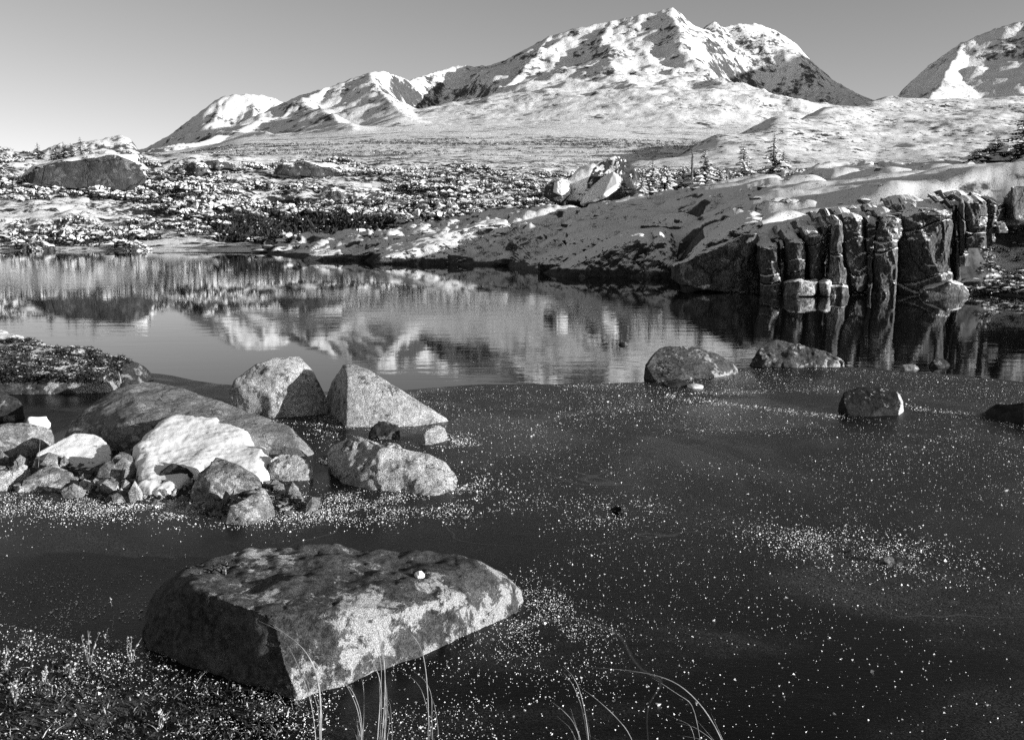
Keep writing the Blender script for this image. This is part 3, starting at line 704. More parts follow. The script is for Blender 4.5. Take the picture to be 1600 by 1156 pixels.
# ------------------------------------------------------------------ the cliff below the outcrop: upright blocks of rock
cliff = tag(empty('cliff', G(1300, 461, 0)), 'dark cliff of upright rock columns over the water', 'cliff')
def column(name, poly, Y, depth, mat, seed, tilt=0.0, label=None, res=0.06, amp=0.035, facets=10, bite=0.05):
    """an upright block: its front outline in the photograph, standing at distance Y and reaching back by depth"""
    pts = []; mx = np.mean([q[0] for q in poly]); rr_ = np.random.default_rng(seed)
    for px, py in poly:
        px = mx + (px - mx) * 1.16
        f_ = P(px, py, Y + rr_.uniform(-0.10, 0.14))
        pts.append(f_); b = f_.copy(); b[1] += depth; b[0] += depth * (px - CX) / F; b[2] += tilt; pts.append(b)
        cbk = f_.copy(); m_ = P(mx + rr_.uniform(-6, 10), py, Y); cbk[1] -= rr_.uniform(0.05, 0.28); cbk[0] = f_[0] * 0.5 + m_[0] * 0.5; pts.append(cbk)
    V, N_, Fc = hull_mesh(pts, res, 1)
    c_ = V.mean(0); ext = np.ptp(V[:, 0])
    for _ in range(facets):                       # upright cleavage planes
        n_ = np.array([rr_.normal(), -abs(rr_.normal()), rr_.normal() * 0.25]); n_ /= np.linalg.norm(n_)
        d_ = (V - c_) @ n_; h_ = d_.max() - bite * ext * rr_.uniform(0.3, 2.2)
        V = V - np.maximum(d_ - h_, 0)[:, None] * n_ * 0.95
    N_ = vnormals(V, Fc); o_ = rr_.uniform(-50, 50, 3); q_ = (V + o_) * (1, 1, 0.4)
    dsp = 0.6 * fbm(q_, 1.6, 3, seed) + 0.55 * (fbm(q_, 3.0, 4, seed + 2, 0.55, True) - 0.8) + 0.25 * fbm(V + o_, 7, 3, seed + 5)
    V = V + N_ * (amp * 1.5 * dsp)[:, None]
    o = add_rock(name, V, Fc, mat, cliff)
    if label: o['label'] = label
    return o
CL, CP = M['cliff'], M['cliff_pale']
cliff_blocks = [
 ([(1062, 440), (1062, 418), (1120, 394), (1165, 372), (1178, 366), (1192, 385), (1198, 458), (1150, 458), (1090, 450)], 21.9, 1.6, CL, 'broad dark wedge at the left end of the cliff'),
 ([(1226, 463), (1228, 442), (1250, 437), (1276, 439), (1277, 463)], 20.75, 0.8, CP, 'pale block at the foot of the cliff'),
 ([(1279, 463), (1280, 442), (1290, 438), (1297, 443), (1298, 463)], 20.8, 0.8, CP, None),
 ([(1574, 352), (1576, 310), (1590, 292), (1640, 286), (1660, 300), (1660, 352)], 22.0, 2.2, CL, 'rounded block at the right end of the cliff'),
 ([(1440, 466), (1450, 452), (1480, 440), (1500, 446), (1516, 466)], 20.7, 1.0, CL, None),
]
for i, (poly, Y, dep, m, lab) in enumerate(cliff_blocks):
    column('rock_column', poly, Y, dep, m, 100 + i, label=lab, res=0.10 if dep > 1 else 0.13)

# the wall itself: upright columns that share their joints, each broken across into blocks set in or out
jt = [1186, 1216, 1226, 1258, 1284, 1294, 1320, 1351, 1366, 1404, 1488, 1498, 1513, 1542, 1554, 1580]
st = np.interp(jt, [1186, 1200, 1230, 1262, 1285, 1310, 1345, 1372, 1385, 1410, 1440, 1474, 1490, 1512, 1530, 1560, 1580], [378, 392, 372, 376, 348, 338, 340, 346, 328, 330, 318, 324, 316, 312, 308, 316, 312])
rc_ = np.random.default_rng(31); rc0 = np.random.default_rng(32).normal(size=40)
off = [0.10, 0.45, 0.0, 0.06, 0.45, -0.12, 0.10, 0.32, -0.20, -0.10, 0.45, 0.25, 0.15, 0.9, 1.0]
bot = [466] * 10 + [440, 412, 384, 374, 360]
CLAB = {0: 'frost edged column beside the dark wedge', 5: 'tall pale edged column in the middle of the cliff', 6: 'column with a dark hollow low down', 8: 'tall rounded column beside the widest face', 9: 'widest flat face of the cliff'}
def joint(k, py): return jt[k] + rc0[k] * (py - 400) * 0.06 + 2.2 * fbm(np.stack([py * 0.03 + 7.7 * k, 0 * py, 0 * py], -1), 1.0, 4, 700 + k)
for k in range(len(jt) - 1):
    t0 = 0.5 * (st[k] + st[k + 1]) + rc_.uniform(-4, 6); b0 = bot[k] + 4
    nv, nu, ncap = 76, max(12, int((jt[k + 1] - jt[k]) * 0.8)), 9
    vv = np.linspace(0, 1, nv); u = np.linspace(0, 1, nu)
    py = (t0 + (b0 - t0) * vv)[:, None] + (4 * rc_.uniform(-1, 1) * (u - 0.5) + 5 * np.abs(2 * u - 1) ** 3)[None] * (1 - vv[:, None]) ** 3
    xl, xr = joint(k, py[:, nu // 2]), joint(k + 1, py[:, nu // 2])
    px = xl[:, None] * (1 - u[None]) + xr[:, None] * u[None]
    Yf = 21.0 + off[k] + np.zeros_like(px)
    brk = np.sort(rc_.uniform(0.12, 0.95, rc_.integers(1, 4)))                 # cross breaks
    for q in brk:
        line = q + 0.10 * (u - 0.5)[None] * rc_.normal() + 0.03 * np.sin(u * 5)[None]
        Yf += np.where(vv[:, None] > line, rc_.uniform(-0.22, 0.16), 0) + 0.16 * np.exp(-((vv[:, None] - line) / 0.012) ** 2)
    Wm, Hm = (jt[k + 1] - jt[k]) * 21 / F, (b0 - t0) * 21 / F
    pls = [rc_.normal(0, 0.55) * (u[None] - rc_.uniform(0.2, 0.8)) * Wm + rc_.normal(0, 0.16) * (vv[:, None] - rc_.uniform(0.2, 0.8)) * Hm for _ in range(5)]
    Yf += np.max(pls, axis=0)                                                   # flat cleavage facets meeting in sharp arrises
    pls = [rc_.normal(0, 0.8) * (u[None] - rc_.uniform(0, 1)) * Wm + rc_.normal(0, 0.45) * (vv[:, None] - rc_.uniform(0, 1)) * Hm + 0.1 for _ in range(3)]
    Yf -= 0.6 * np.maximum(0, np.max(pls, axis=0) * 0.25)
    tl = rc_.uniform(-0.2, 0.15)
    Yf += tl * (u[None] - 0.5)                                                  # the face turned a little
    e = np.abs(2 * u - 1); ed = (1 - e) * (jt[k + 1] - jt[k]) / 2; Yf += 0.42 * np.clip(1 - ed / 3.2, 0, 1)[None] ** 1.5 * (0.55 + 0.45 * np.sin(vv * rc_.uniform(5, 11) + k))[:, None] + 0.14 * e[None] ** 4
    Yf += 0.5 * np.clip(0.06 - vv, 0, 1)[:, None] * 6 * rc_.uniform(0.3, 1)
    V = P(px, py, Yf); Q = V * (1, 1, 0.45)
    sk = Q.copy(); sk[..., 0] += 0.35 * V[..., 2]
    cell = np.floor(2.3 * fbm(Q * (1, 0, 1) + 5 * k, 1.1, 2, 715) + 0.5)                       # flakes spalled off the face
    V[..., 1] += -0.045 * (fbm(sk + k * 3, 2.6, 4, 710, 0.55, True) - 0.8) + 0.03 * fbm(V + k, 6.0, 3, 720) + 0.07 * cell
    cap = np.stack([V[0] + (0.02 * q * (CX * 0 + 1), 0.20 * q, 0.03 * q + 0.05 * math.sin(q * 1.3 + k)) for q in range(ncap, 0, -1)], 0)
    cap[..., 2] += 0.05 * fbm(cap, 2.5, 3, 730)
    A = np.concatenate([cap, V], 0)
    o = link('rock_column', mesh_np('rock_column', (A - np.array(cliff.location)).reshape(-1, 3), grid_faces(*A.shape[:2])[:, ::-1], CL, False), cliff)
    if k in CLAB: o['label'] = CLAB[k]

# ------------------------------------------------------------------ far boulders and ledges
def far_rock(name, front_poly, Y, depth, mat, label, cat='boulder', group=None, seed=0, tilt=0.0, lift=0.0, res=None, amp=0.12, facets=8, bite=0.04, bulge=0.3):
    pts = []
    mx = np.mean([q[0] for q in front_poly])
    for px, py in front_poly:
        f_ = P(px, py, Y); pts.append(f_)
        b = f_ + (depth * (px - CX) / F, depth, tilt); pts.append(b)
        m_ = P(mx, py, Y - bulge); pts.append(f_ * 0.5 + m_ * 0.5 + (0, -bulge * 0.5, 0))
    pts = np.array(pts)
    ext = np.ptp(pts[:, 0])
    V, Fc = shape_rock(pts, res=res or ext / 26, amp=amp, facets=facets, bite=bite, seed=seed, smooth=1, fine=0.5)
    o = add_rock(name, V, Fc, mat)
    return tag(o, label, cat, group)
far_rock('boulder', [(28, 290), (40, 266), (80, 252), (130, 244), (180, 243), (222, 243), (236, 262), (226, 285), (205, 298), (120, 298)], 86, 4.5, M['far_rock'], 'huge dark erratic boulder above the left shore', seed=201, amp=0.22, facets=16, bite=0.05, tilt=0.5)
far_rock('boulder', [(186, 246), (188, 239), (200, 235), (214, 240), (217, 246)], 88, 1.6, M['far_rock'], 'small rock perched on the huge erratic boulder', seed=202, amp=0.06)
EB = 'broken boulders on the crest of the outcrop'
far_rock('boulder', [(884, 314), (886, 284), (905, 263), (935, 250), (955, 246), (978, 249), (994, 266), (1002, 290), (1000, 312)], 47.5, 2.2, M['dome'], 'domed boulder half bare of snow on the outcrop crest', group=EB, seed=203, amp=0.1, tilt=-0.5)
pl = np.array([P(*q) for q in [(905, 319, 46.9), (910, 309, 46.95), (926, 289, 47.2), (942, 277, 47.0), (958, 268, 46.7), (966, 274, 46.5), (965, 288, 46.1), (943, 304, 45.9), (922, 314, 46.4)]])
V, Fc = shape_rock(np.concatenate([pl, pl + (0.22, 0.25, -0.12)]), res=0.10, amp=0.02, facets=0, seed=204, smooth=1)
tag(add_rock('boulder', V, Fc, M['snow_pad']), 'snow plated slab leaning against the domed boulder', 'boulder', EB)
far_rock('boulder', [(912, 322), (945, 304), (964, 286), (978, 282), (994, 298), (992, 316), (960, 320)], 46.7, 1.0, M['wet'], 'dark shadowed rock under the leaning slab', group=EB, seed=205, amp=0.06)
far_rock('boulder', [(851, 306), (853, 292), (864, 281), (878, 279), (892, 286), (893, 304), (880, 316), (862, 314)], 47.0, 1.2, M['far_rock'], 'block with a bright snow cap left of the domed boulder', group=EB, seed=206, amp=0.06)
far_rock('snow_patch', [(865, 300), (866, 285), (876, 281), (889, 287), (889, 298), (878, 306)], 46.55, 0.5, M['snow_pad'], 'bright snow cap on the block beside the domed boulder', 'snow', seed=207, amp=0.03, facets=1, bulge=0.1)
LG = 'bare rock ledges on the bank'
for i, (poly, Y, lab) in enumerate([
  ([(262, 270), (268, 257), (300, 254), (322, 258), (334, 268), (300, 274)], 96, 'dark rock ledge right of the huge erratic boulder'),
  ([(298, 262), (310, 252), (345, 250), (368, 256), (362, 264)], 108, 'thin rock ledge in the snowfield above the shrubs'),
  ([(425, 272), (435, 258), (470, 253), (520, 256), (538, 266), (500, 276)], 104, 'wide dark rock ledge in the middle of the bank'),
  ([(150, 326), (160, 312), (178, 307), (186, 314), (178, 328)], 80, 'pale tilted stone among the shrubs below the erratic'),
  ([(128, 330), (132, 320), (142, 318), (150, 324), (148, 332)], 79.5, 'small snow topped stone among the left shrubs'),
  ([(32, 396), (40, 384), (54, 377), (66, 381), (84, 386), (88, 396)], 56.0, 'low pale rock at the left waterline'),
  ([(186, 396), (194, 383), (212, 377), (230, 384), (240, 396)], 56.3, 'dark rock at the waterline below the snow strip'),
  ([(496, 318), (510, 300), (560, 296), (590, 298), (585, 312)], 86, 'rounded dark ledge under the white clearing')]):
    far_rock('rock', poly, Y, 2.0, M['far_rock'], lab, 'rock', LG, seed=220 + i, amp=0.22, facets=14, bite=0.06)

# slabs and ledges that stand out of the outcrop, with snow on their backs
for i, (poly, Y, dep, lab) in enumerate([
  ([(866, 433), (880, 420), (920, 403), (965, 382), (1000, 372), (1022, 378), (1036, 396), (1046, 434)], 28.2, 3.5, 'smooth whaleback sloping into the water'),
  ([(1004, 436), (1012, 384), (1030, 370), (1048, 380), (1058, 400), (1064, 440)], 27.6, 3.0, 'steep dark lobe between whaleback and cliff'),
  ([(1062, 424), (1085, 394), (1130, 362), (1175, 346), (1196, 352), (1198, 372), (1120, 400)], 23.4, 3.5, 'broad snowy slab above the cliff\'s left wedge'),
  ([(584, 412), (606, 394), (640, 384), (684, 379), (716, 384), (720, 414)], 37.5, 2.0, 'dark broken ledge at the waterline'),
  ([(660, 384), (700, 366), (750, 352), (790, 348), (800, 362), (740, 378)], 40.5, 2.0, None), ([(560, 398), (590, 386), (640, 374), (660, 380), (640, 392)], 41.0, 1.5, None),
  ([(872, 388), (890, 374), (930, 366), (962, 370), (950, 384), (900, 394)], 33.0, 1.6, 'dark overhung ledge left of the whaleback'), ([(842, 412), (860, 398), (900, 394), (915, 402), (880, 414)], 30.5, 1.2, None),
  ([(470, 407), (490, 398), (530, 396), (560, 402), (570, 409)], 41.0, 1.5, None), ([(1000, 352), (1030, 340), (1068, 338), (1090, 346), (1060, 356)], 33.0, 1.6, None), ([(1060, 330), (1090, 320), (1128, 320), (1120, 332)], 37.0, 1.5, None),
  ([(1196, 318), (1230, 306), (1262, 306), (1250, 320)], 35.0, 1.6, None), ([(1310, 302), (1330, 290), (1360, 284), (1372, 292), (1350, 302)], 37.0, 1.6, 'dark ledge in the snow above the cliff'), ([(1366, 288), (1384, 272), (1410, 266), (1420, 276), (1400, 288)], 41.0, 1.6, None),
  ([(1130, 346), (1150, 334), (1190, 330), (1200, 340), (1170, 350)], 29.0, 1.4, None), ([(770, 412), (790, 400), (824, 398), (830, 410)], 36.0, 1.2, None), ([(1260, 300), (1290, 288), (1310, 290), (1300, 302)], 39.0, 1.4, None)]):
    pts = []; mx = np.mean([q[0] for q in poly]); ymin = min(q[1] for q in poly); ymax = max(q[1] for q in poly)
    for px, py in poly:
        f_ = P(px, py, Y + 0.8 * (ymax - py) / (ymax - ymin + 1)); pts.append(f_); pts.append(f_ + (dep * (px - CX) / F, dep, 0.10 * dep if py < (ymin + ymax) / 2 else 0.0)); pts.append(f_ - (0, 0, 0.35) + (0, 0.3, 0))
    V, Fc = shape_rock(pts, res=max(0.10, np.ptp(np.array(pts)[:, 0]) / 34), amp=0.07, facets=9, bite=0.035, seed=260 + i, smooth=2, fine=0.6)
    o = add_rock('slab', V + np.array([0, 0, 0.0]), Fc, M['ledge']); mw = o.location.copy(); o.parent = outcrop; o.location = mw
    if lab: o['label'] = lab

# ------------------------------------------------------------------ vegetation on the bank
ICO = None
OCT = np.array([(1, 0, 0), (-1, 0, 0), (0, 1, 0), (0, -1, 0), (0, 0, 1), (0, 0, -1)], float)
OCF = np.array([(0, 2, 4), (2, 1, 4), (1, 3, 4), (3, 0, 4), (2, 0, 5), (1, 2, 5), (3, 1, 5), (0, 3, 5)])
def ico():
    global ICO
    if ICO is None:
        bm = bmesh.new(); bmesh.ops.create_icosphere(bm, subdivisions=1, radius=1.0)
        bm.verts.index_update()
        ICO = (np.array([v.co[:] for v in bm.verts]), np.array([[v.index for v in f.verts] for f in bm.faces])); bm.free()
    return ICO
def rot_rand(r, n):
    q = r.normal(size=(n, 4)); q /= np.linalg.norm(q, axis=1)[:, None]
    w, x, y, z = q.T
    return np.stack([np.stack([1 - 2 * (y * y + z * z), 2 * (x * y - z * w), 2 * (x * z + y * w)], -1),
                     np.stack([2 * (x * y + z * w), 1 - 2 * (x * x + z * z), 2 * (y * z - x * w)], -1),
                     np.stack([2 * (x * z - y * w), 2 * (y * z + x * w), 1 - 2 * (x * x + y * y)], -1)], -2)
def clump_variant(seed, nleaf=64, npad=15, padsize=0.15):
    """a dwarf shrub of unit radius: leaf blades, and pads of snow lying on its upper twigs"""
    r = np.random.default_rng(seed); Vs, Fs, Ms = [], [], []; o = 0
    u = r.normal(size=(nleaf, 3)); u[:, 2] = np.abs(u[:, 2]); u /= np.linalg.norm(u, axis=1)[:, None]
    c = u * r.uniform(0.35, 1.05, (nleaf, 1)) * (1, 1, 0.75)
    R = rot_rand(r, nleaf); s = r.uniform(0.18, 0.42, nleaf)
    tri = np.array([(-0.26, 0, 0), (0.26, 0, 0.05), (0.0, 1.7, 0.1)])
    V = np.einsum('nij,kj->nki', R, tri) * s[:, None, None] + c[:, None]
    Vs.append(V.reshape(-1, 3)); Fs.append(np.arange(nleaf * 3).reshape(-1, 3)); Ms.append(np.zeros(nleaf, int)); o = nleaf * 3
    for k in range(npad):
        iv, if_ = ico() if k < 0.2 * npad - 1 else (OCT, OCF)
        u = r.normal(size=3); u[2] = abs(u[2]) + 0.75; u /= np.linalg.norm(u)
        cc = u * r.uniform(0.75, 1.0) * (1, 1, 0.8)
        sz = padsize * r.uniform(0.5, 1.5)
        v = iv * (1 + 0.55 * r.uniform(-1, 1, (len(iv), 1))) * (sz * r.uniform(0.5, 2.0), sz * r.uniform(0.5, 2.0), sz * r.uniform(0.3, 0.75))
        Vs.append(v + cc); Fs.append(if_ + o); Ms.append(np.ones(len(if_), int)); o += len(iv)
    return np.concatenate(Vs), np.concatenate(Fs), np.concatenate(Ms)
def scatter(name, variants, pos, scale, mats, seed, flat=0.8):
    r = np.random.default_rng(seed); which = r.integers(0, len(variants), len(pos)); ang = r.uniform(0, 6.283, len(pos))
    Vs, Fs, Ms, o = [], [], [], 0
    for k, (v, f, m) in enumerate(variants):
        idx = np.nonzero(which == k)[0]
        if not len(idx): continue
        c, s = np.cos(ang[idx]), np.sin(ang[idx])
        x = v[None, :, 0] * c[:, None] - v[None, :, 1] * s[:, None]; y = v[None, :, 0] * s[:, None] + v[None, :, 1] * c[:, None]
        z = np.repeat(v[None, :, 2], len(idx), 0) * flat
        V = np.stack([x, y, z], -1) * scale[idx][:, None, None] + pos[idx][:, None]
        F_ = f[None] + (np.arange(len(idx)) * len(v))[:, None, None] + o
        Vs.append(V.reshape(-1, 3)); Fs.append(F_.reshape(-1, 3)); Ms.append(np.tile(m, len(idx))); o += len(idx) * len(v)
    return mesh_np(name, np.concatenate(Vs), np.concatenate(Fs), mats, False, np.concatenate(Ms))
def pick(V, PXg, PYg, n, cond, r, wt):
    p = wt.ravel() / wt.sum()
    i = r.choice(p.size, n, p=p)
    v = V.reshape(-1, 3)[i]; a = PXg.ravel()[i]; b = PYg.ravel()[i]
    k = cond(a, b, v, r)
    return v[k], a[k], b[k]
r = np.random.default_rng(77)
BPX = np.repeat(bpx[None], len(bY), 0)
dY = np.gradient(bY)[:, None] * bY[:, None] * np.ones_like(BPX)
CLEAR = [(345, 250, 115, 13), (545, 290, 60, 15), (300, 384, 110, 8), (130, 268, 112, 26), (210, 392, 210, 5), (640, 262, 60, 5), (455, 312, 70, 4), (640, 318, 90, 4), (60, 302, 50, 4), (860, 268, 90, 5)]
def ok(a, b, v, r):
    k = np.ones(len(a), bool)
    for cx, cy, rx, ry in CLEAR: k &= ((a - cx) / rx) ** 2 + ((b - cy) / ry) ** 2 > 1
    m = fbm(v * (0.7, 1, 0), 0.11, 4, 51)
    return k & (m > r.uniform(-0.75, 0.0, len(a))) & (a > -220) & (v[:, 1] > 58)
near_w = dY * (bY[:, None] < 135) * (BPX < 1250)
pos, a, b = pick(bankV, BPX, bpy_, 5600, ok, r, near_w)
snowy = [clump_variant(300 + i) for i in range(7)]
dark = [clump_variant(320 + i, 90, 1, 0.12) for i in range(4)]
hollow = (((a - 490) / 140) ** 2 + ((b - 366) / 24) ** 2 + 0.55 * fbm(pos * (1, 1, 0), 0.25, 3, 58) < r.uniform(0.5, 1.2, len(a)))
sc = r.uniform(0.45, 1.05, len(pos)) ** 1.5 * np.where(b < 290, 0.8, 1.0) * (0.95 + 0.5 * fbm(pos * (1, 1, 0), 0.2, 2, 56))
tag(link('shrub_cover', scatter('shrub_cover', snowy, pos[~hollow] - (0, 0, 0.08), sc[~hollow], [M['leaf'], M['snow_pad']], 5, 1.0)), 'snow laden dwarf shrubs covering the far bank', 'shrubs', kind='stuff')
hp, ha, hb = pick(bankV, BPX, bpy_, 900, lambda a, b, v, r: (((a - 490) / 140) ** 2 + ((b - 366) / 24) ** 2 + 0.55 * fbm(v * (1, 1, 0), 0.25, 3, 58) < r.uniform(0.4, 1.0, len(a))), r, near_w * (((BPX - 490) / 150) ** 2 + ((bpy_ - 366) / 28) ** 2 < 1))
tag(link('shrub_cover', scatter('shrub_cover', dark, hp - (0, 0, 0.1), r.uniform(0.5, 1.0, len(hp)), [M['leaf'], M['snow_pad']], 6, 1.0)), 'dark snow free thicket in the hollow by the water', 'shrubs', kind='stuff')
# the sparser cover on the higher ground further back
fw = dY * (bY[:, None] >= 130)
fpos, a, b = pick(bankV, BPX, bpy_, 1500, lambda a, b, v, r: (fbm(v * (1, 1, 0), 0.05, 3, 52) > r.uniform(-0.6, 0.4, len(a))) & (((a - 345) / 120) ** 2 + ((b - 250) / 9) ** 2 > 1), r, fw)
MPX = np.repeat(mpx[None], len(mY), 0)
mw = np.repeat((np.gradient(mY) * mY * (mY < 900) * mY ** -0.6)[:, None], len(mpx), 1) * (MPX > 240) * (MPX < 1200)
mpos, a, b = pick(massV, MPX, MPX * 0, 9500, lambda a, b, v, r: fbm(v * (1, 1, 0), 0.012, 3, 53) > r.uniform(-0.8, 0.5, len(a)), r, mw)
mpos = mpos + np.stack([r.uniform(-3, 3, len(mpos)), r.uniform(-3, 3, len(mpos)), 0 * mpos[:, 0]], -1)
thin = [clump_variant(340 + i, 20, 1, 0.24) for i in range(5)]
allp = np.concatenate([fpos, mpos]); sc = np.concatenate([r.uniform(0.4, 0.9, len(fpos)), r.uniform(0.5, 1.6, len(mpos)) * np.clip(mpos[:, 1] / 450, 0.7, 1.9)])
tag(link('shrub_cover', scatter('shrub_cover', thin, allp - (0, 0, 0.1), sc, [M['leaf'], M['snow_pad']], 7, 0.7)), 'scattered low shrubs on the snowy ground below the mountain', 'shrubs', kind='stuff')
# shrubs in the snow of the outcrop: behind its crest, on the left toe and down the right-hand slope
OPX = np.repeat(opx[None], len(orel), 0)
def oc_ok(a, b, v, r):
    k1 = (a > 1515) & (b > 345) & (b < 462) & (v[:, 1] < 26)
    k2 = (a > 700) & (a < 840) & (b > 372) & (b < 412)
    k3 = (a > 600) & (a < 860) & (b > 345) & (b < 372) & (r.uniform(size=len(a)) < 0.4)
    return k1 | k2 | k3
def oc_sparse(a, b, v, r): return (fbm(v * (1, 1, 0), 0.5, 3, 90) > r.uniform(0.25, 0.9, len(a))) & (v[:, 2] > 0.15)
xpos, xa, xb = pick(outV, OPX, opy, 9000, oc_sparse, r, (np.gradient(orel)[:, None] * oYg) * (OPX < 1700))
tag(link('heather', scatter('heather', [clump_variant(370 + i, 40, 2, 0.14) for i in range(4)], xpos - (0, 0, 0.03), r.uniform(0.05, 0.17, len(xpos)), [M['leaf'], M['snow_pad']], 12, 0.7)), 'dark plant tips poking through the outcrop snow', 'heather', kind='stuff')
qpos, xa, xb = pick(outV, OPX, opy, 1500, lambda a, b, v, r: (fbm(v * (1, 1, 0), 0.4, 3, 91) > r.uniform(0.0, 0.9, len(a))) & (v[:, 2] > -0.1), r, (np.gradient(orel)[:, None] * oYg) * (OPX < 1700))
Vs, Fs, o_ = [], [], 0
for q in qpos:
    iv, if_ = ico(); sz = abs(r.normal(0.10, 0.10)) + 0.05
    v = iv * (1 + 0.4 * r.uniform(-1, 1, (len(iv), 1))) * sz * (r.uniform(0.7, 2.0), r.uniform(0.7, 1.6), r.uniform(0.4, 0.9)); Vs.append(v + q - (0, 0, 0.25 * sz)); Fs.append(if_ + o_); o_ += len(iv)
tag(link('rubble', mesh_np('rubble', np.concatenate(Vs), np.concatenate(Fs), M['ledge'], False)), 'loose dark stones half buried in the outcrop snow', 'rubble', kind='stuff')
opos, a, b = pick(outV, OPX, opy, 60000, oc_ok, r, np.ones_like(OPX))
kk = r.permutation(len(opos))[:1100]; opos, a = opos[kk], a[kk]
tag(link('shrub_cover', scatter('shrub_cover', [clump_variant(360 + i, 34, 4, 0.2) for i in range(4)], opos - (0, 0, 0.03), np.where(a > 1500, r.uniform(0.08, 0.24, len(opos)), r.uniform(0.06, 0.16, len(opos))), [M['leaf'], M['snow_pad']], 8, 0.8)), 'low heather poking through the snow on the outcrop', 'shrubs', kind='stuff')

# ------------------------------------------------------------------ trees
def tube(path, rad, sides=6):
    path = np.asarray(path, float); n = len(path); Vs = []
    t = np.gradient(path, axis=0); t /= np.linalg.norm(t, axis=1)[:, None] + 1e-9
    up = np.array([0.31, 0.95, 0.07]); s1 = np.cross(t, up); s1 /= np.linalg.norm(s1, axis=1)[:, None] + 1e-9; s2 = np.cross(t, s1)
    a = np.linspace(0, 2 * np.pi, sides, endpoint=False)
    V = path[:, None] + (np.cos(a)[None, :, None] * s1[:, None] + np.sin(a)[None, :, None] * s2[:, None]) * np.asarray(rad)[:, None, None]
    Fc = []
    for i in range(n - 1):
        for j in range(sides):
            p, q = i * sides + j, i * sides + (j + 1) % sides
            Fc += [(p, q, q + sides), (p, q + sides, p + sides)]
    return V.reshape(-1, 3), np.array(Fc)
def conifer(seed, h, w, snow=0.5, droop=0.35, dens=1.0):
    r = np.random.default_rng(seed)
    tv, tf = tube([(0, 0, -0.1), (0.01 * h, 0, h * 0.5), (0, 0.01 * h, h)], [0.035 * h, 0.02 * h, 0.004 * h])
    LV, SV = [], []
    z = 0.10 * h
    while z < h * 0.98:
        L = w * (1 - z / h) ** 0.8 * r.uniform(0.65, 1.2) + 0.03 * h
        for k in range(max(3, int(r.integers(4, 7) * dens))):
            a = r.uniform(0, 6.283); d = np.array([math.cos(a), math.sin(a), 0]); sd = np.array([-d[1], d[0], 0])
            b = np.array([0, 0, z + r.uniform(-0.03, 0.03) * h]); l = L * r.uniform(0.6, 1.1); dr = droop * r.uniform(0.4, 1.4)
            for q in range(4):
                f0 = q / 4; f1 = f0 + 0.42
                p0 = b + d * l * f0 + (0, 0, -dr * l * f0 ** 1.3); p1 = b + d * l * min(f1, 1.08) + (0, 0, -dr * l * f1 ** 1.3 + 0.05 * l)
                ww = l * 0.42 * (1.15 - f0) * r.uniform(0.7, 1.3)
                LV += [p0, p1 + sd * ww + (0, 0, -0.05 * l), p0 + d * 0.06 * l + sd * ww * 0.2, p0, p1 - sd * ww + (0, 0, -0.05 * l), p0 + d * 0.06 * l - sd * ww * 0.2]
                LV += [p0, p1, p0 + sd * ww * 0.5 - (0, 0, 0.10 * l)]
            if r.uniform() < snow:
                f = r.uniform(0.35, 0.8); p = b + d * l * f + (0, 0, -dr * l * f ** 1.3 + 0.05 * l); s_ = l * 0.38
                for q in range(5):
                    a1, a2 = q * 1.2566, (q + 1) * 1.2566
                    e = lambda t_: p + d * s_ * 1.3 * math.cos(t_) + sd * s_ * 0.8 * math.sin(t_) - (0, 0, 0.35 * s_)
                    SV += [p + (0, 0, 0.25 * s_), e(a1), e(a2)]
        z += 0.055 * h * r.uniform(0.8, 1.2)
    tri = lambda L_: (np.array(L_), np.arange(len(L_)).reshape(-1, 3))
    return (tv, tf), tri(LV), (tri(SV) if SV else None)
def plant_tree(name, base, seed, h, w, label, cat='tree', group=None, **kw):
    e = tag(empty(name, base), label, cat, group)
    T, L_, S_ = conifer(seed, h, w, **kw)
    link('trunk', mesh_np('trunk', *T, M['bark']), e)
    link('crown', mesh_np('crown', *L_, M['needle'], False), e)
    if S_: tag(link('snow_load', mesh_np('snow_load', *S_, M['snow_pad'], False), e), kind='stuff')
    return e
bankB = BVHTree.FromPolygons([tuple(v) for v in bankV.reshape(-1, 3)], [tuple(f) for f in grid_faces(*bankV.shape[:2])])
outB = BVHTree.FromPolygons([tuple(v) for v in outV.reshape(-1, 3)], [tuple(f) for f in grid_faces(*outV.shape[:2])])
def ground_at(px, py, Y):
    p = P(px, py, Y); zs = []
    for b_ in (bankB, outB):
        h_ = b_.ray_cast(Vector((p[0], p[1], 200)), Vector((0, 0, -1)))
        if h_[0]: zs.append(h_[0].z)
    return np.array([p[0], p[1], max(zs) if zs else p[2]])
CT_ = 'stunted conifers along the outcrop crest'
crest = [(1002, 46, 34, 0.5, 'snowy stunted conifer just right of the domed boulder'), (1018, 52, 52, 0.45, 'slim snowy conifer second right of the domed boulder'),
 (1040, 50, 40, 0.55, 'bushy snowy conifer left of the bare snag'), (1066, 53, 34, 0.6, 'low snowy conifer at the foot of the bare snag'),
 (1100, 52, 46, 0.5, 'snowy conifer just right of the bare snag'), (1124, 54, 34, 0.6, 'short leaning conifer in the middle of the crest row'),
 (1160, 52, 48, 0.45, 'pointed snowy conifer standing alone on the crest'), (1206, 54, 58, 0.42, 'tallest conifer of the crest row'), (1222, 55, 50, 0.45, 'conifer crowding the tallest one on its right'),
 (1240, 56, 32, 0.6, 'small round conifer at the right end of the row')]
for i, (px, Y, hp_, wr, lab) in enumerate(crest):
    g = ground_at(px, 300, Y); h_ = hp_ * Y / F * 1.3
    plant_tree('conifer_tree', g, 400 + i, h_, h_ * wr * 0.95, lab, group=CT_, snow=0.8, dens=1.4)
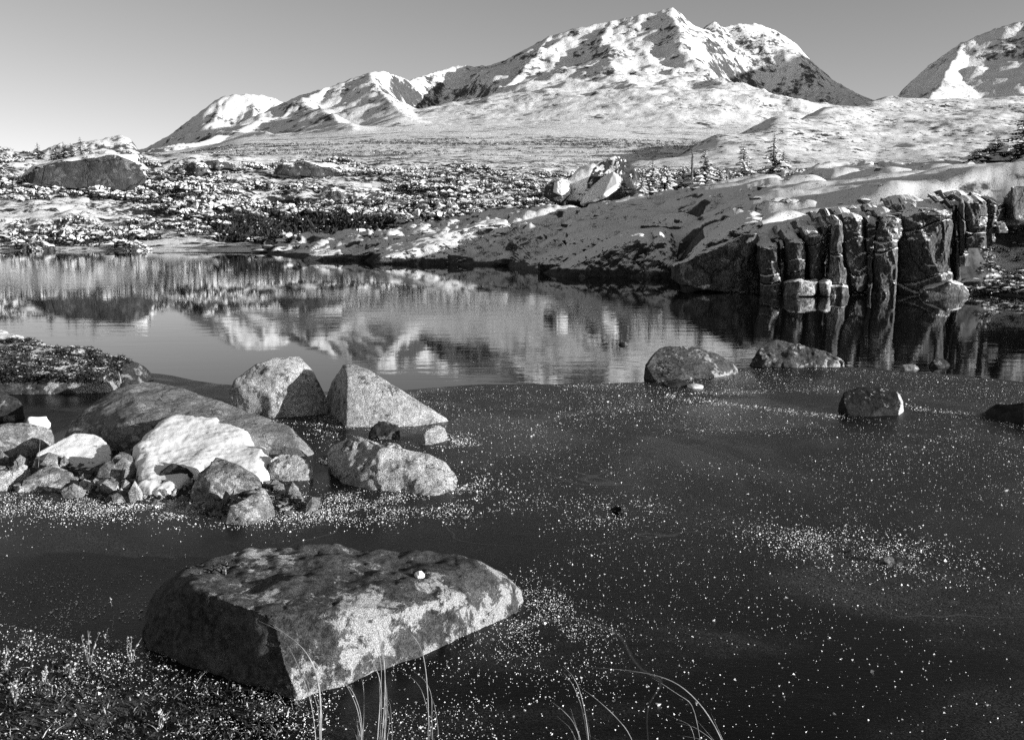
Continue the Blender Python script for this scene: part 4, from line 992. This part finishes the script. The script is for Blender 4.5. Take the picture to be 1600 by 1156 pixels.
# low snowy shrubs between those conifers
sp = np.array([ground_at(px_, 300, Y_) for px_, Y_ in zip(r.uniform(985, 1265, 170), r.uniform(45, 58, 170))])
tag(link('shrub_cover', scatter('shrub_cover', snowy, sp - (0, 0, 0.06), r.uniform(0.18, 0.42, len(sp)), [M['leaf'], M['snow_pad']], 9)), 'snowy thicket at the feet of the crest conifers', 'shrubs', kind='stuff')
LT = 'small conifers on the left skyline'
for i, (px, Y, hp_, lab) in enumerate([(60, 120, 26, 'thin conifer left of the skyline group'), (88, 116, 22, 'low conifer starting the skyline group'), (100, 118, 28, 'bushy conifer in the skyline group'),
     (112, 117, 26, 'rounded conifer in the middle of the skyline group'), (127, 116, 32, 'tallest spire of the skyline group'), (141, 115, 18, 'shortest conifer right of the skyline spire')]):
    g = ground_at(px, 250, Y); h_ = hp_ * Y / F * 1.25
    plant_tree('conifer_tree', g, 430 + i, h_, h_ * 0.5, lab, group=LT, snow=0.15)
g = ground_at(1594, 262, 40); plant_tree('conifer_tree', g, 450, 82 * 40 / F, 1.15, 'dark spruce at the right edge above the outcrop', group='dark spruces at the right edge', snow=0.3, droop=0.15, dens=1.8)
for i, (px, Y, hp_, w_, lab) in enumerate([(1528, 40, 24, 0.75, 'low spreading spruce mat left of the right edge spruce'), (1556, 41, 34, 0.9, 'wind bent spruce mat beside the right edge spruce'), (1618, 39, 40, 0.9, 'spruce cut off by the right edge')]):
    g = ground_at(px, 262, Y); plant_tree('conifer_tree', g, 451 + i, hp_ * Y / F * 1.35, w_ * 1.5, lab, group='dark spruces at the right edge', snow=0.15, droop=0.05, dens=2.0)
# the bare snag
g = ground_at(1081, 262, 92); rs = np.random.default_rng(9)
e = tag(empty('dead_tree', g), 'bare dead snag standing tall behind the crest conifers', 'tree')
hh = 74 * 92 / F
link('trunk', mesh_np('trunk', *tube([(0, 0, -0.2), (0.04, 0, hh * 0.5), (0.0, 0.03, hh)], [0.17, 0.11, 0.03]), M['bark']), e)
for k in range(16):
    z = hh * rs.uniform(0.3, 0.97); a_ = rs.uniform(0, 6.28); l = rs.uniform(0.2, 0.5) * (1.2 - z / hh)
    link('branch', mesh_np('branch', *tube([(0, 0, z), (l * math.cos(a_), l * math.sin(a_), z - 0.1), (1.5 * l * math.cos(a_), 1.5 * l * math.sin(a_), z + 0.05)], [0.03, 0.02, 0.006], 4), M['bark']), e)

# ------------------------------------------------------------------ foreground: gravel bar, frost, sedge
MOUND = [(60, 735, 1.0, 0.55, 1.0), (250, 760, 0.8, 0.40, 1.0), (400, 790, 0.50, 0.30, 0.95), (560, 720, 0.5, 0.6, 0.62), (40, 1130, 0.60, 0.42, 0.95), (330, 1120, 0.55, 0.2, 0.75), (40, 590, 1.6, 0.6, 0.9)]
MC = [(G(px, py, 0)[:2], sx, sy, w_) for px, py, sx, sy, w_ in MOUND]
def mound(x, y):
    s_ = 0
    for c, sx, sy, w_ in MC: s_ = np.maximum(s_, w_ * np.exp(-((x - c[0]) / sx) ** 2 - ((y - c[1]) / sy) ** 2))
    p_ = np.stack([x, y, 0 * x], -1)
    return 0.085 * s_ - 0.048 + 0.012 * fbm(p_, 4.0, 4, 61) + 0.005 * fbm(p_, 22, 3, 62)
gx = np.linspace(-6.5, 1.2, 190); gy = np.concatenate([np.linspace(1.6, 4.2, 75), np.linspace(4.2, 10.5, 110)[1:]])
GX, GY = np.meshgrid(gx, gy)
GZ = mound(GX, GY)
tag(link('gravel_bar', mesh_np('gravel_bar', np.stack([GX, GY, GZ], -1).reshape(-1, 3), grid_faces(*GX.shape), M['gravel'])), 'dark frosty gravel bar under the stones', kind='structure')

OCT = np.array([(1, 0, 0), (-1, 0, 0), (0, 1, 0), (0, -1, 0), (0, 0, 1), (0, 0, -1)], float)
OCF = np.array([(0, 2, 4), (2, 1, 4), (1, 3, 4), (3, 0, 4), (2, 0, 5), (1, 2, 5), (3, 1, 5), (0, 3, 5)])
r = np.random.default_rng(99)
def grains(name, x, y, size, label, mat, zoff=0.0):
    n = len(x)
    TET = np.array([(1, 1, 1), (1, -1, -1), (-1, 1, -1), (-1, -1, 1)], float) * 0.8; TEF = np.array([(0, 1, 2), (0, 3, 1), (0, 2, 3), (1, 3, 2)])
    V = TET[None] * r.uniform(0.5, 1.4, (n, 4, 1)); V = np.einsum('nij,nkj->nki', rot_rand(r, n), V) * size[:, None, None] * (1, 1, 0.8)
    z = np.maximum(0.004, mound(x, y)) + size * 0.45 + zoff
    V += np.stack([x, y, z], -1)[:, None]
    Fc = TEF[None] + (np.arange(n) * 4)[:, None, None]
    return tag(link(name, mesh_np(name, V.reshape(-1, 3), Fc.reshape(-1, 3), mat, False)), label, 'frost', kind='stuff')
# even dusting, thinned by drifting patches
N0 = 125000
x = r.uniform(-4.5, 6.8, N0); y = 2.3 + 8.5 * r.uniform(0, 1, N0) ** 0.72
pn = fbm(np.stack([x, y, 0 * x], -1), 0.9, 4, 71); pn2 = fbm(np.stack([x, y, 0 * x], -1), 4.0, 3, 72)
keep = (pn * 0.7 + pn2 * 0.5) > r.uniform(-1.1, 0.75, N0)
VOID = [(690, 830, 170, 55), (330, 850, 330, 55), (150, 900, 130, 60), (1240, 628, 140, 16), (620, 1070, 190, 60), (1150, 700, 180, 22), (800, 860, 70, 30)]
a_ = CX + F * x / (y * CT - (0 - H) * (-ST) * -1 if False else (y * CT + H * ST)); b_ = CY + F * (H * CT - y * ST) / (y * CT + H * ST)
for cx, cy, rx, ry in VOID: keep &= (((a_ - cx) / rx) ** 2 + ((b_ - cy) / ry) ** 2 > r.uniform(0.5, 1.2, N0))
eyi = np.interp(a_, [e_[0] for e_ in edge], [e_[1] for e_ in edge])
keep &= b_ > eyi + 3
keep &= ~((a_ < 480) & (b_ < 700))
X, Y_, S_ = [x[keep]], [y[keep]], [0.00125 * np.exp(r.normal(0, 0.55, keep.sum()))]
FEAT = [(850, 955, .10, .20, 1100, .0028), (850, 1010, .13, .14, 500, .0027), (905, 1000, .2, .25, 350, .0026), (720, 770, .10, .18, 700, .0042), (710, 690, .07, .10, 300, .0042), (600, 785, .34, .10, 1400, .0036),
        (460, 800, .42, .13, 2600, .0036), (250, 795, .5, .10, 2200, .0036), (520, 660, .25, .3, 700, .0045), (945, 798, .13, .14, 420, .0034), (985, 798, .10, .10, 260, .0034), (1240, 838, .14, .12, 330, .0036), (1300, 855, .17, .16, 560, .0038),
        (1400, 868, .18, .16, 620, .0038), (1450, 885, .12, .15, 160, .0038), (20, 790, .4, .12, 700, .0034), (120, 1080, .42, .32, 2600, .0032), (330, 1110, .45, .22, 1500, .0030), (480, 1130, .40, .18, 700, .0030), (100, 960, .40, .25, 1300, .0028), (700, 1100, .32, .25, 500, .0028), (90, 1060, .3, .25, 220, .0062), (300, 1120, .3, .15, 90, .0055)]
for px, py, sx, sy, n, sz in FEAT:
    c = G(px, py, 0); n = int(n * 2.5); x = r.normal(c[0], sx * 1.15, n); y = r.normal(c[1], sy * 1.15, n)
    kq = fbm(np.stack([x, y, 0 * x], -1), 6.0, 3, 73) > r.uniform(-0.9, 0.7, n); n = int(kq.sum()); X.append(x[kq]); Y_.append(y[kq]); S_.append(sz * 0.50 * np.exp(r.normal(0, 0.42, n)))
for (x0, y0), (x1, y1), n, wd in [((1040, 622), (1180, 636), 420, .10), ((1180, 636), (1320, 652), 460, .10), ((1420, 638), (1620, 664), 520, .10), ((1040, 618), (1310, 608), 220, .05), ((820, 660), (1040, 622), 200, .3), ((870, 605), (1010, 602), 150, .1)]:
    t_ = r.uniform(size=n); px_ = x0 + t_ * (x1 - x0); py_ = y0 + t_ * (y1 - y0); c = G(px_, py_, 0 * px_)
    X.append(c[:, 0] + r.normal(0, 0.03, n)); Y_.append(c[:, 1] + r.normal(0, wd, n)); S_.append(0.0026 * np.exp(r.normal(0, 0.4, n)))
X, Y_, S_ = map(np.concatenate, (X, Y_, S_)); k = Y_ > 2.0
grains('frost_grains', X[k], Y_[k], S_[k], 'white frost grains strewn over the black ice', M['frost'])
# coarse pebbles and litter on the gravel bar
n = 2600; c = G(r.uniform(-40, 700, n), r.uniform(700, 830, n), np.zeros(n)); m_ = mound(c[:, 0], c[:, 1]) > 0.0
g_ = grains('gravel', c[m_, 0], c[m_, 1], np.abs(r.normal(0.008, 0.005, m_.sum())) + 0.003, 'small dark pebbles on the gravel bar', M['granite_dark'], -0.002); g_['category'] = 'gravel'

n = 420; c = G(r.uniform(-60, 500, n), r.uniform(672, 800, n), np.zeros(n)); m_ = mound(c[:, 0], c[:, 1]) > -0.01; c = c[m_]
Vs, Fs, o_ = [], [], 0
for q in c:
    iv, if_ = ico(); sz = abs(r.normal(0.018, 0.018)) + 0.008
    v = iv * (1 + 0.35 * r.uniform(-1, 1, (len(iv), 1))) * sz * r.uniform(0.6, 1.4, 3); ca, sa = math.cos(q[0] * 99), math.sin(q[0] * 99)
    v = v @ np.array([(ca, sa, 0), (-sa, ca, 0), (0, 0, 1.0)]); z_ = max(0.0, float(mound(q[None, 0], q[None, 1])[0]))
    Vs.append(v + (q[0], q[1], z_ + sz * 0.3)); Fs.append(if_ + o_); o_ += len(iv)
tag(link('rubble', mesh_np('rubble', np.concatenate(Vs), np.concatenate(Fs), M['granite_dark'], False)), 'broken rubble filling the gaps between the stones', 'rubble', kind='stuff')
# frosted grass along the front of the rock shelf
def blades(name, base, hgt, lean, mat, label, cat, wdt=0.003):
    n = len(base); d = r.normal(size=(n, 2)) * lean
    s1 = r.normal(size=(n, 2)); s1 /= np.linalg.norm(s1, axis=1)[:, None]; w_ = wdt * r.uniform(0.6, 1.4, n)
    z = lambda q: np.concatenate([q, np.zeros((n, 1))], 1)
    b0 = base; mid = base + np.concatenate([d * hgt[:, None] * 0.35, hgt[:, None] * 0.6], 1); tip = base + np.concatenate([d * hgt[:, None], hgt[:, None]], 1)
    V = np.stack([b0 - z(s1 * w_[:, None]), b0 + z(s1 * w_[:, None]), mid + z(s1 * w_[:, None] * 0.8), mid - z(s1 * w_[:, None] * 0.8), tip], 1).reshape(-1, 3)
    f = np.array([(0, 1, 2), (0, 2, 3), (3, 2, 4)]); Fc = (f[None] + (np.arange(n) * 5)[:, None, None]).reshape(-1, 3)
    return tag(link(name, mesh_np(name, V, Fc, mat, False)), label, cat, kind='stuff')
n = 3000; px_ = r.uniform(-60, 190, n); py_ = np.interp(px_, [-60, 100, 190], [606, 602, 600]) + r.normal(0, 3.5, n)
bb = G(px_, py_, np.zeros(n)); bb[:, 2] = r.uniform(0, 0.06, n)
blades('frosted_grass', bb, r.uniform(0.04, 0.13, n), 0.5, M['frost'] if False else M['sedge'], 'frosted grass fringe along the rock shelf', 'grass', 0.004)
n = 900; px_ = r.uniform(-60, 200, n); py_ = r.uniform(530, 595, n)
SHELF = [o for o in bpy.data.objects if o.get('label', '').startswith('low heather grown')][0]
sb = BVHTree.FromPolygons([tuple(Vector(SHELF.location) + v.co) for v in SHELF.data.vertices], [tuple(p.vertices) for p in SHELF.data.polygons])
hits = []
for q in range(n):
    h_ = sb.ray_cast(Vector((0, 0, H)), Vector(np.array(ray(px_[q], py_[q]), float)).normalized())
    if h_[0]: hits.append(np.array(h_[0]))
hits = np.array(hits)
tag(link('heather', scatter('heather', [clump_variant(500 + i, 60, 1, 0.10) for i in range(4)], hits - (0, 0, 0.015), r.uniform(0.03, 0.08, len(hits)), [M['leaf'], M['snow_pad']], 10, 0.8)), 'dark heather tufts growing on the rock shelf', 'heather', kind='stuff')

n = 900
q = G(r.uniform(-60, 470, n), 960 + 220 * r.uniform(0, 1, n) ** 0.8, np.zeros(n)); m_ = mound(q[:, 0], q[:, 1]) + 0.012 * fbm(q, 8, 2, 65) > -0.022; q = q[m_]; q[:, 2] = np.maximum(0.002, mound(q[:, 0], q[:, 1]))
blades('plant_litter', q, r.uniform(0.005, 0.022, len(q)), 1.3, M['rime'], 'frosted leaf litter and stalks on the near left shore', 'plants', 0.0019)
n = 2600; q = G(r.uniform(-60, 440, n), 950 + 230 * r.uniform(0, 1, n), np.zeros(n)); m_ = mound(q[:, 0], q[:, 1]) + 0.012 * fbm(q, 8, 2, 65) > -0.026; q = q[m_]; q[:, 2] = np.maximum(0.002, mound(q[:, 0], q[:, 1]))
blades('plant_litter', q, r.uniform(0.006, 0.025, len(q)), 1.2, M['leaf'], 'dark matted plants on the near left shore', 'plants', 0.0035)

# dry sedge blades in the near water, each tuft with its own blades
def sedge(label, blades_):
    root = None; gx_ = [b_[0][0][0] for b_ in blades_]
    base = P(np.mean(gx_), blades_[0][0][0][1], blades_[0][1]); base[2] = 0.0
    root = tag(empty('sedge_tuft', base), label, 'sedge', 'sedge tufts along the bottom edge')
    rb = np.random.default_rng(int(gx_[0] * 10)); extra = []
    for q in range(5):                                           # thinner, bent and broken blades of the same tuft
        p0, Y0, d0, w0 = blades_[q % len(blades_)]; kk = int(rb.integers(3, len(p0) + 1)); sx_ = rb.uniform(-14, 14); sh = rb.uniform(0.5, 0.95)
        extra.append(([(x_ + sx_ * min(1, i_ / 2 + 0.3) + rb.normal(0, 2.5), p0[0][1] + (y_ - p0[0][1]) * sh) for i_, (x_, y_) in enumerate(p0[:kk])], Y0 + rb.uniform(-0.03, 0.05), d0 * rb.uniform(0.3, 1.2), w0 * rb.uniform(0.4, 0.8)))
    for pts, Yb, dy, w_ in list(blades_) + extra:
        n_ = len(pts); tt_ = np.linspace(0, 1, n_)
        W_ = np.array([P(px, py, Yb + dy * t_ ** 1.5) for (px, py), t_ in zip(pts, tt_)])
        W_[0, 2] = min(W_[0, 2], -0.01)
        ti = np.linspace(0, 1, 22)
        C_ = np.stack([np.interp(ti, tt_, W_[:, k]) for k in range(3)], -1)
        for _ in range(3): C_[1:-1] = 0.25 * C_[:-2] + 0.5 * C_[1:-1] + 0.25 * C_[2:]
        rad = w_ * np.clip(1.05 - ti ** 2.2, 0.12, 1)
        v, f = tube(C_ - base, rad, 3)
        link('blade', mesh_np('blade', v, f, M['sedge']), root)
sedge('sedge tuft arching left before the big flat boulder', [
    ([(498, 1225), (500, 1150), (501, 1100), (497, 1060), (482, 1020), (450, 990), (405, 970)], 2.62, 0.10, .0021), ([(500, 1225), (502, 1150), (502, 1090), (494, 1040), (470, 1008), (440, 985), (420, 972)], 2.64, 0.08, .0018),
    ([(494, 1225), (494, 1156), (488, 1105), (478, 1070), (462, 1030), (445, 1000)], 2.63, 0.10, .0014), ([(496, 1225), (500, 1160), (498, 1110), (486, 1072)], 2.6, 0.05, .0016)])
sedge('short forked sedge tuft left of the tall upright one', [
    ([(566, 1225), (567, 1156), (563, 1110), (552, 1080), (535, 1062)], 2.62, 0.06, .0019), ([(568, 1225), (567, 1150), (569, 1100), (568, 1070), (560, 1045)], 2.63, 0.05, .0015), ([(564, 1225), (565, 1140), (558, 1105), (545, 1075), (530, 1058)], 2.6, 0.06, .0014)])
sedge('tall upright sedge tuft crossing the boulder\'s pale face', [
    ([(590, 1225), (596, 1156), (601, 1100), (602, 1050), (598, 1010), (590, 980), (575, 962)], 2.6, 0.16, .0021), ([(596, 1225), (600, 1150), (604, 1090), (600, 1040), (594, 1000), (585, 970)], 2.62, 0.14, .0018),
    ([(588, 1225), (594, 1150), (597, 1090), (593, 1055), (580, 1030), (568, 1015)], 2.6, 0.10, .0017), ([(600, 1225), (602, 1140), (606, 1100), (604, 1070)], 2.6, 0.03, .0014), ([(584, 1225), (590, 1150), (594, 1090), (592, 1060)], 2.6, 0.03, .0014)])
sedge('single thin sedge stem bending left at the boulder\'s foot', [([(668, 1225), (670, 1150), (669, 1090), (665, 1040), (658, 1010), (640, 985), (618, 970)], 2.66, 0.12, .0019), ([(670, 1225), (670, 1130), (668, 1080), (664, 1055)], 2.66, 0.04, .0012)])
sedge('dim sedge pair leaning left at the bottom centre', [([(925, 1225), (920, 1156), (914, 1110), (905, 1075), (895, 1055), (880, 1040)], 2.5, 0.08, .0018), ([(925, 1225), (918, 1150), (908, 1100), (895, 1068), (880, 1050)], 2.5, 0.08, .0014), ([(918, 1225), (908, 1156), (895, 1125), (875, 1105), (860, 1095)], 2.5, 0.06, .0012)])
sedge('long sedge blade arching far left at the bottom', [([(1150, 1225), (1130, 1156), (1100, 1105), (1065, 1070), (1030, 1055), (980, 1046), (920, 1042)], 2.5, 0.10, .0020), ([(1105, 1225), (1085, 1100), (1060, 1085), (1035, 1068), (1018, 1058)], 2.5, 0.08, .0013), ([(1010, 1225), (985, 1145), (955, 1112), (930, 1090), (905, 1072)], 2.5, 0.08, .0014), ([(1150, 1225), (1115, 1156), (1085, 1135), (1055, 1128)], 2.5, 0.05, .0012)])
# frosted plant sprigs on the near left shore
rs = np.random.default_rng(17)
SPR = [(172, 1010, 916, 'tallest thin stalk with a frost bead on its tip'), (140, 1040, 975, 'frosted sprig at the foot of the thin stalk'), (165, 1015, 978, 'upright frosted sprig beside the thin stalk'), (10, 1050, 1000, 'frosted sprig cut by the left edge'),
       (45, 1015, 990, 'small leaning frosted sprig near the left edge'), (70, 1075, 1040, 'stout frosted leaf stub near the left edge'), (110, 1060, 1030, 'bushy frosted sprig right of the leaf stub'), (25, 1110, 1065, 'broad frosted rosette in the lower left'),
       (205, 1035, 985, 'frosted sprig against the dark end of the big boulder'), (250, 1140, 1105, 'frost clump in the lower left centre'), (60, 745, 655, 'thin pale weed stem among the left edge stones')]
for px, py, pt, lab in SPR:
    b0 = G(px, py, 0.0); zt = max(0.03, (py - pt) * b0[1] / F * 0.98)
    b0[2] = max(0.0, float(mound(np.array([b0[0]]), np.array([b0[1]]))[0]))
    e = tag(empty('frosted_sprig', b0), lab, 'plant', 'frosted plants on the near shore')
    for q in range(rs.integers(3, 6) if zt < 0.2 else 1):
        l = zt * rs.uniform(0.7, 1.0) if q else zt; dx_ = rs.uniform(-0.6, 0.6) * l if q else 0.12 * l
        pa = np.array([(0, 0, -0.01), (dx_ * 0.4, rs.uniform(-.2, .2) * l, l * 0.55), (dx_, rs.uniform(-.2, .2) * l, l)])
        link('stem', mesh_np('stem', *tube(pa, [0.0022, 0.0016, 0.0012], 4), M['stalk']), e)
        Vs, Fs, o_ = [], [], 0
        iv, if_ = ico()
        for t_ in (np.array([0.9, 0.95, 1.0]) if zt > 0.2 else rs.uniform(0.25, 1.0, 9)):
            c_ = np.array([np.interp(t_, [0, .55, 1], pa[:, k_]) for k_ in range(3)]) + rs.normal(0, 0.0045 if zt < 0.2 else 0.002, 3)
            Vs.append(iv * (1 + 0.5 * rs.uniform(-1, 1, (len(iv), 1))) * rs.uniform(0.0012, 0.0042) * rs.uniform(0.5, 1.6, 3) + c_); Fs.append(if_ + o_); o_ += len(iv)
        link('frost_crust', mesh_np('frost_crust', np.concatenate(Vs), np.concatenate(Fs), M['rime'], False), e)['kind'] = 'stuff'
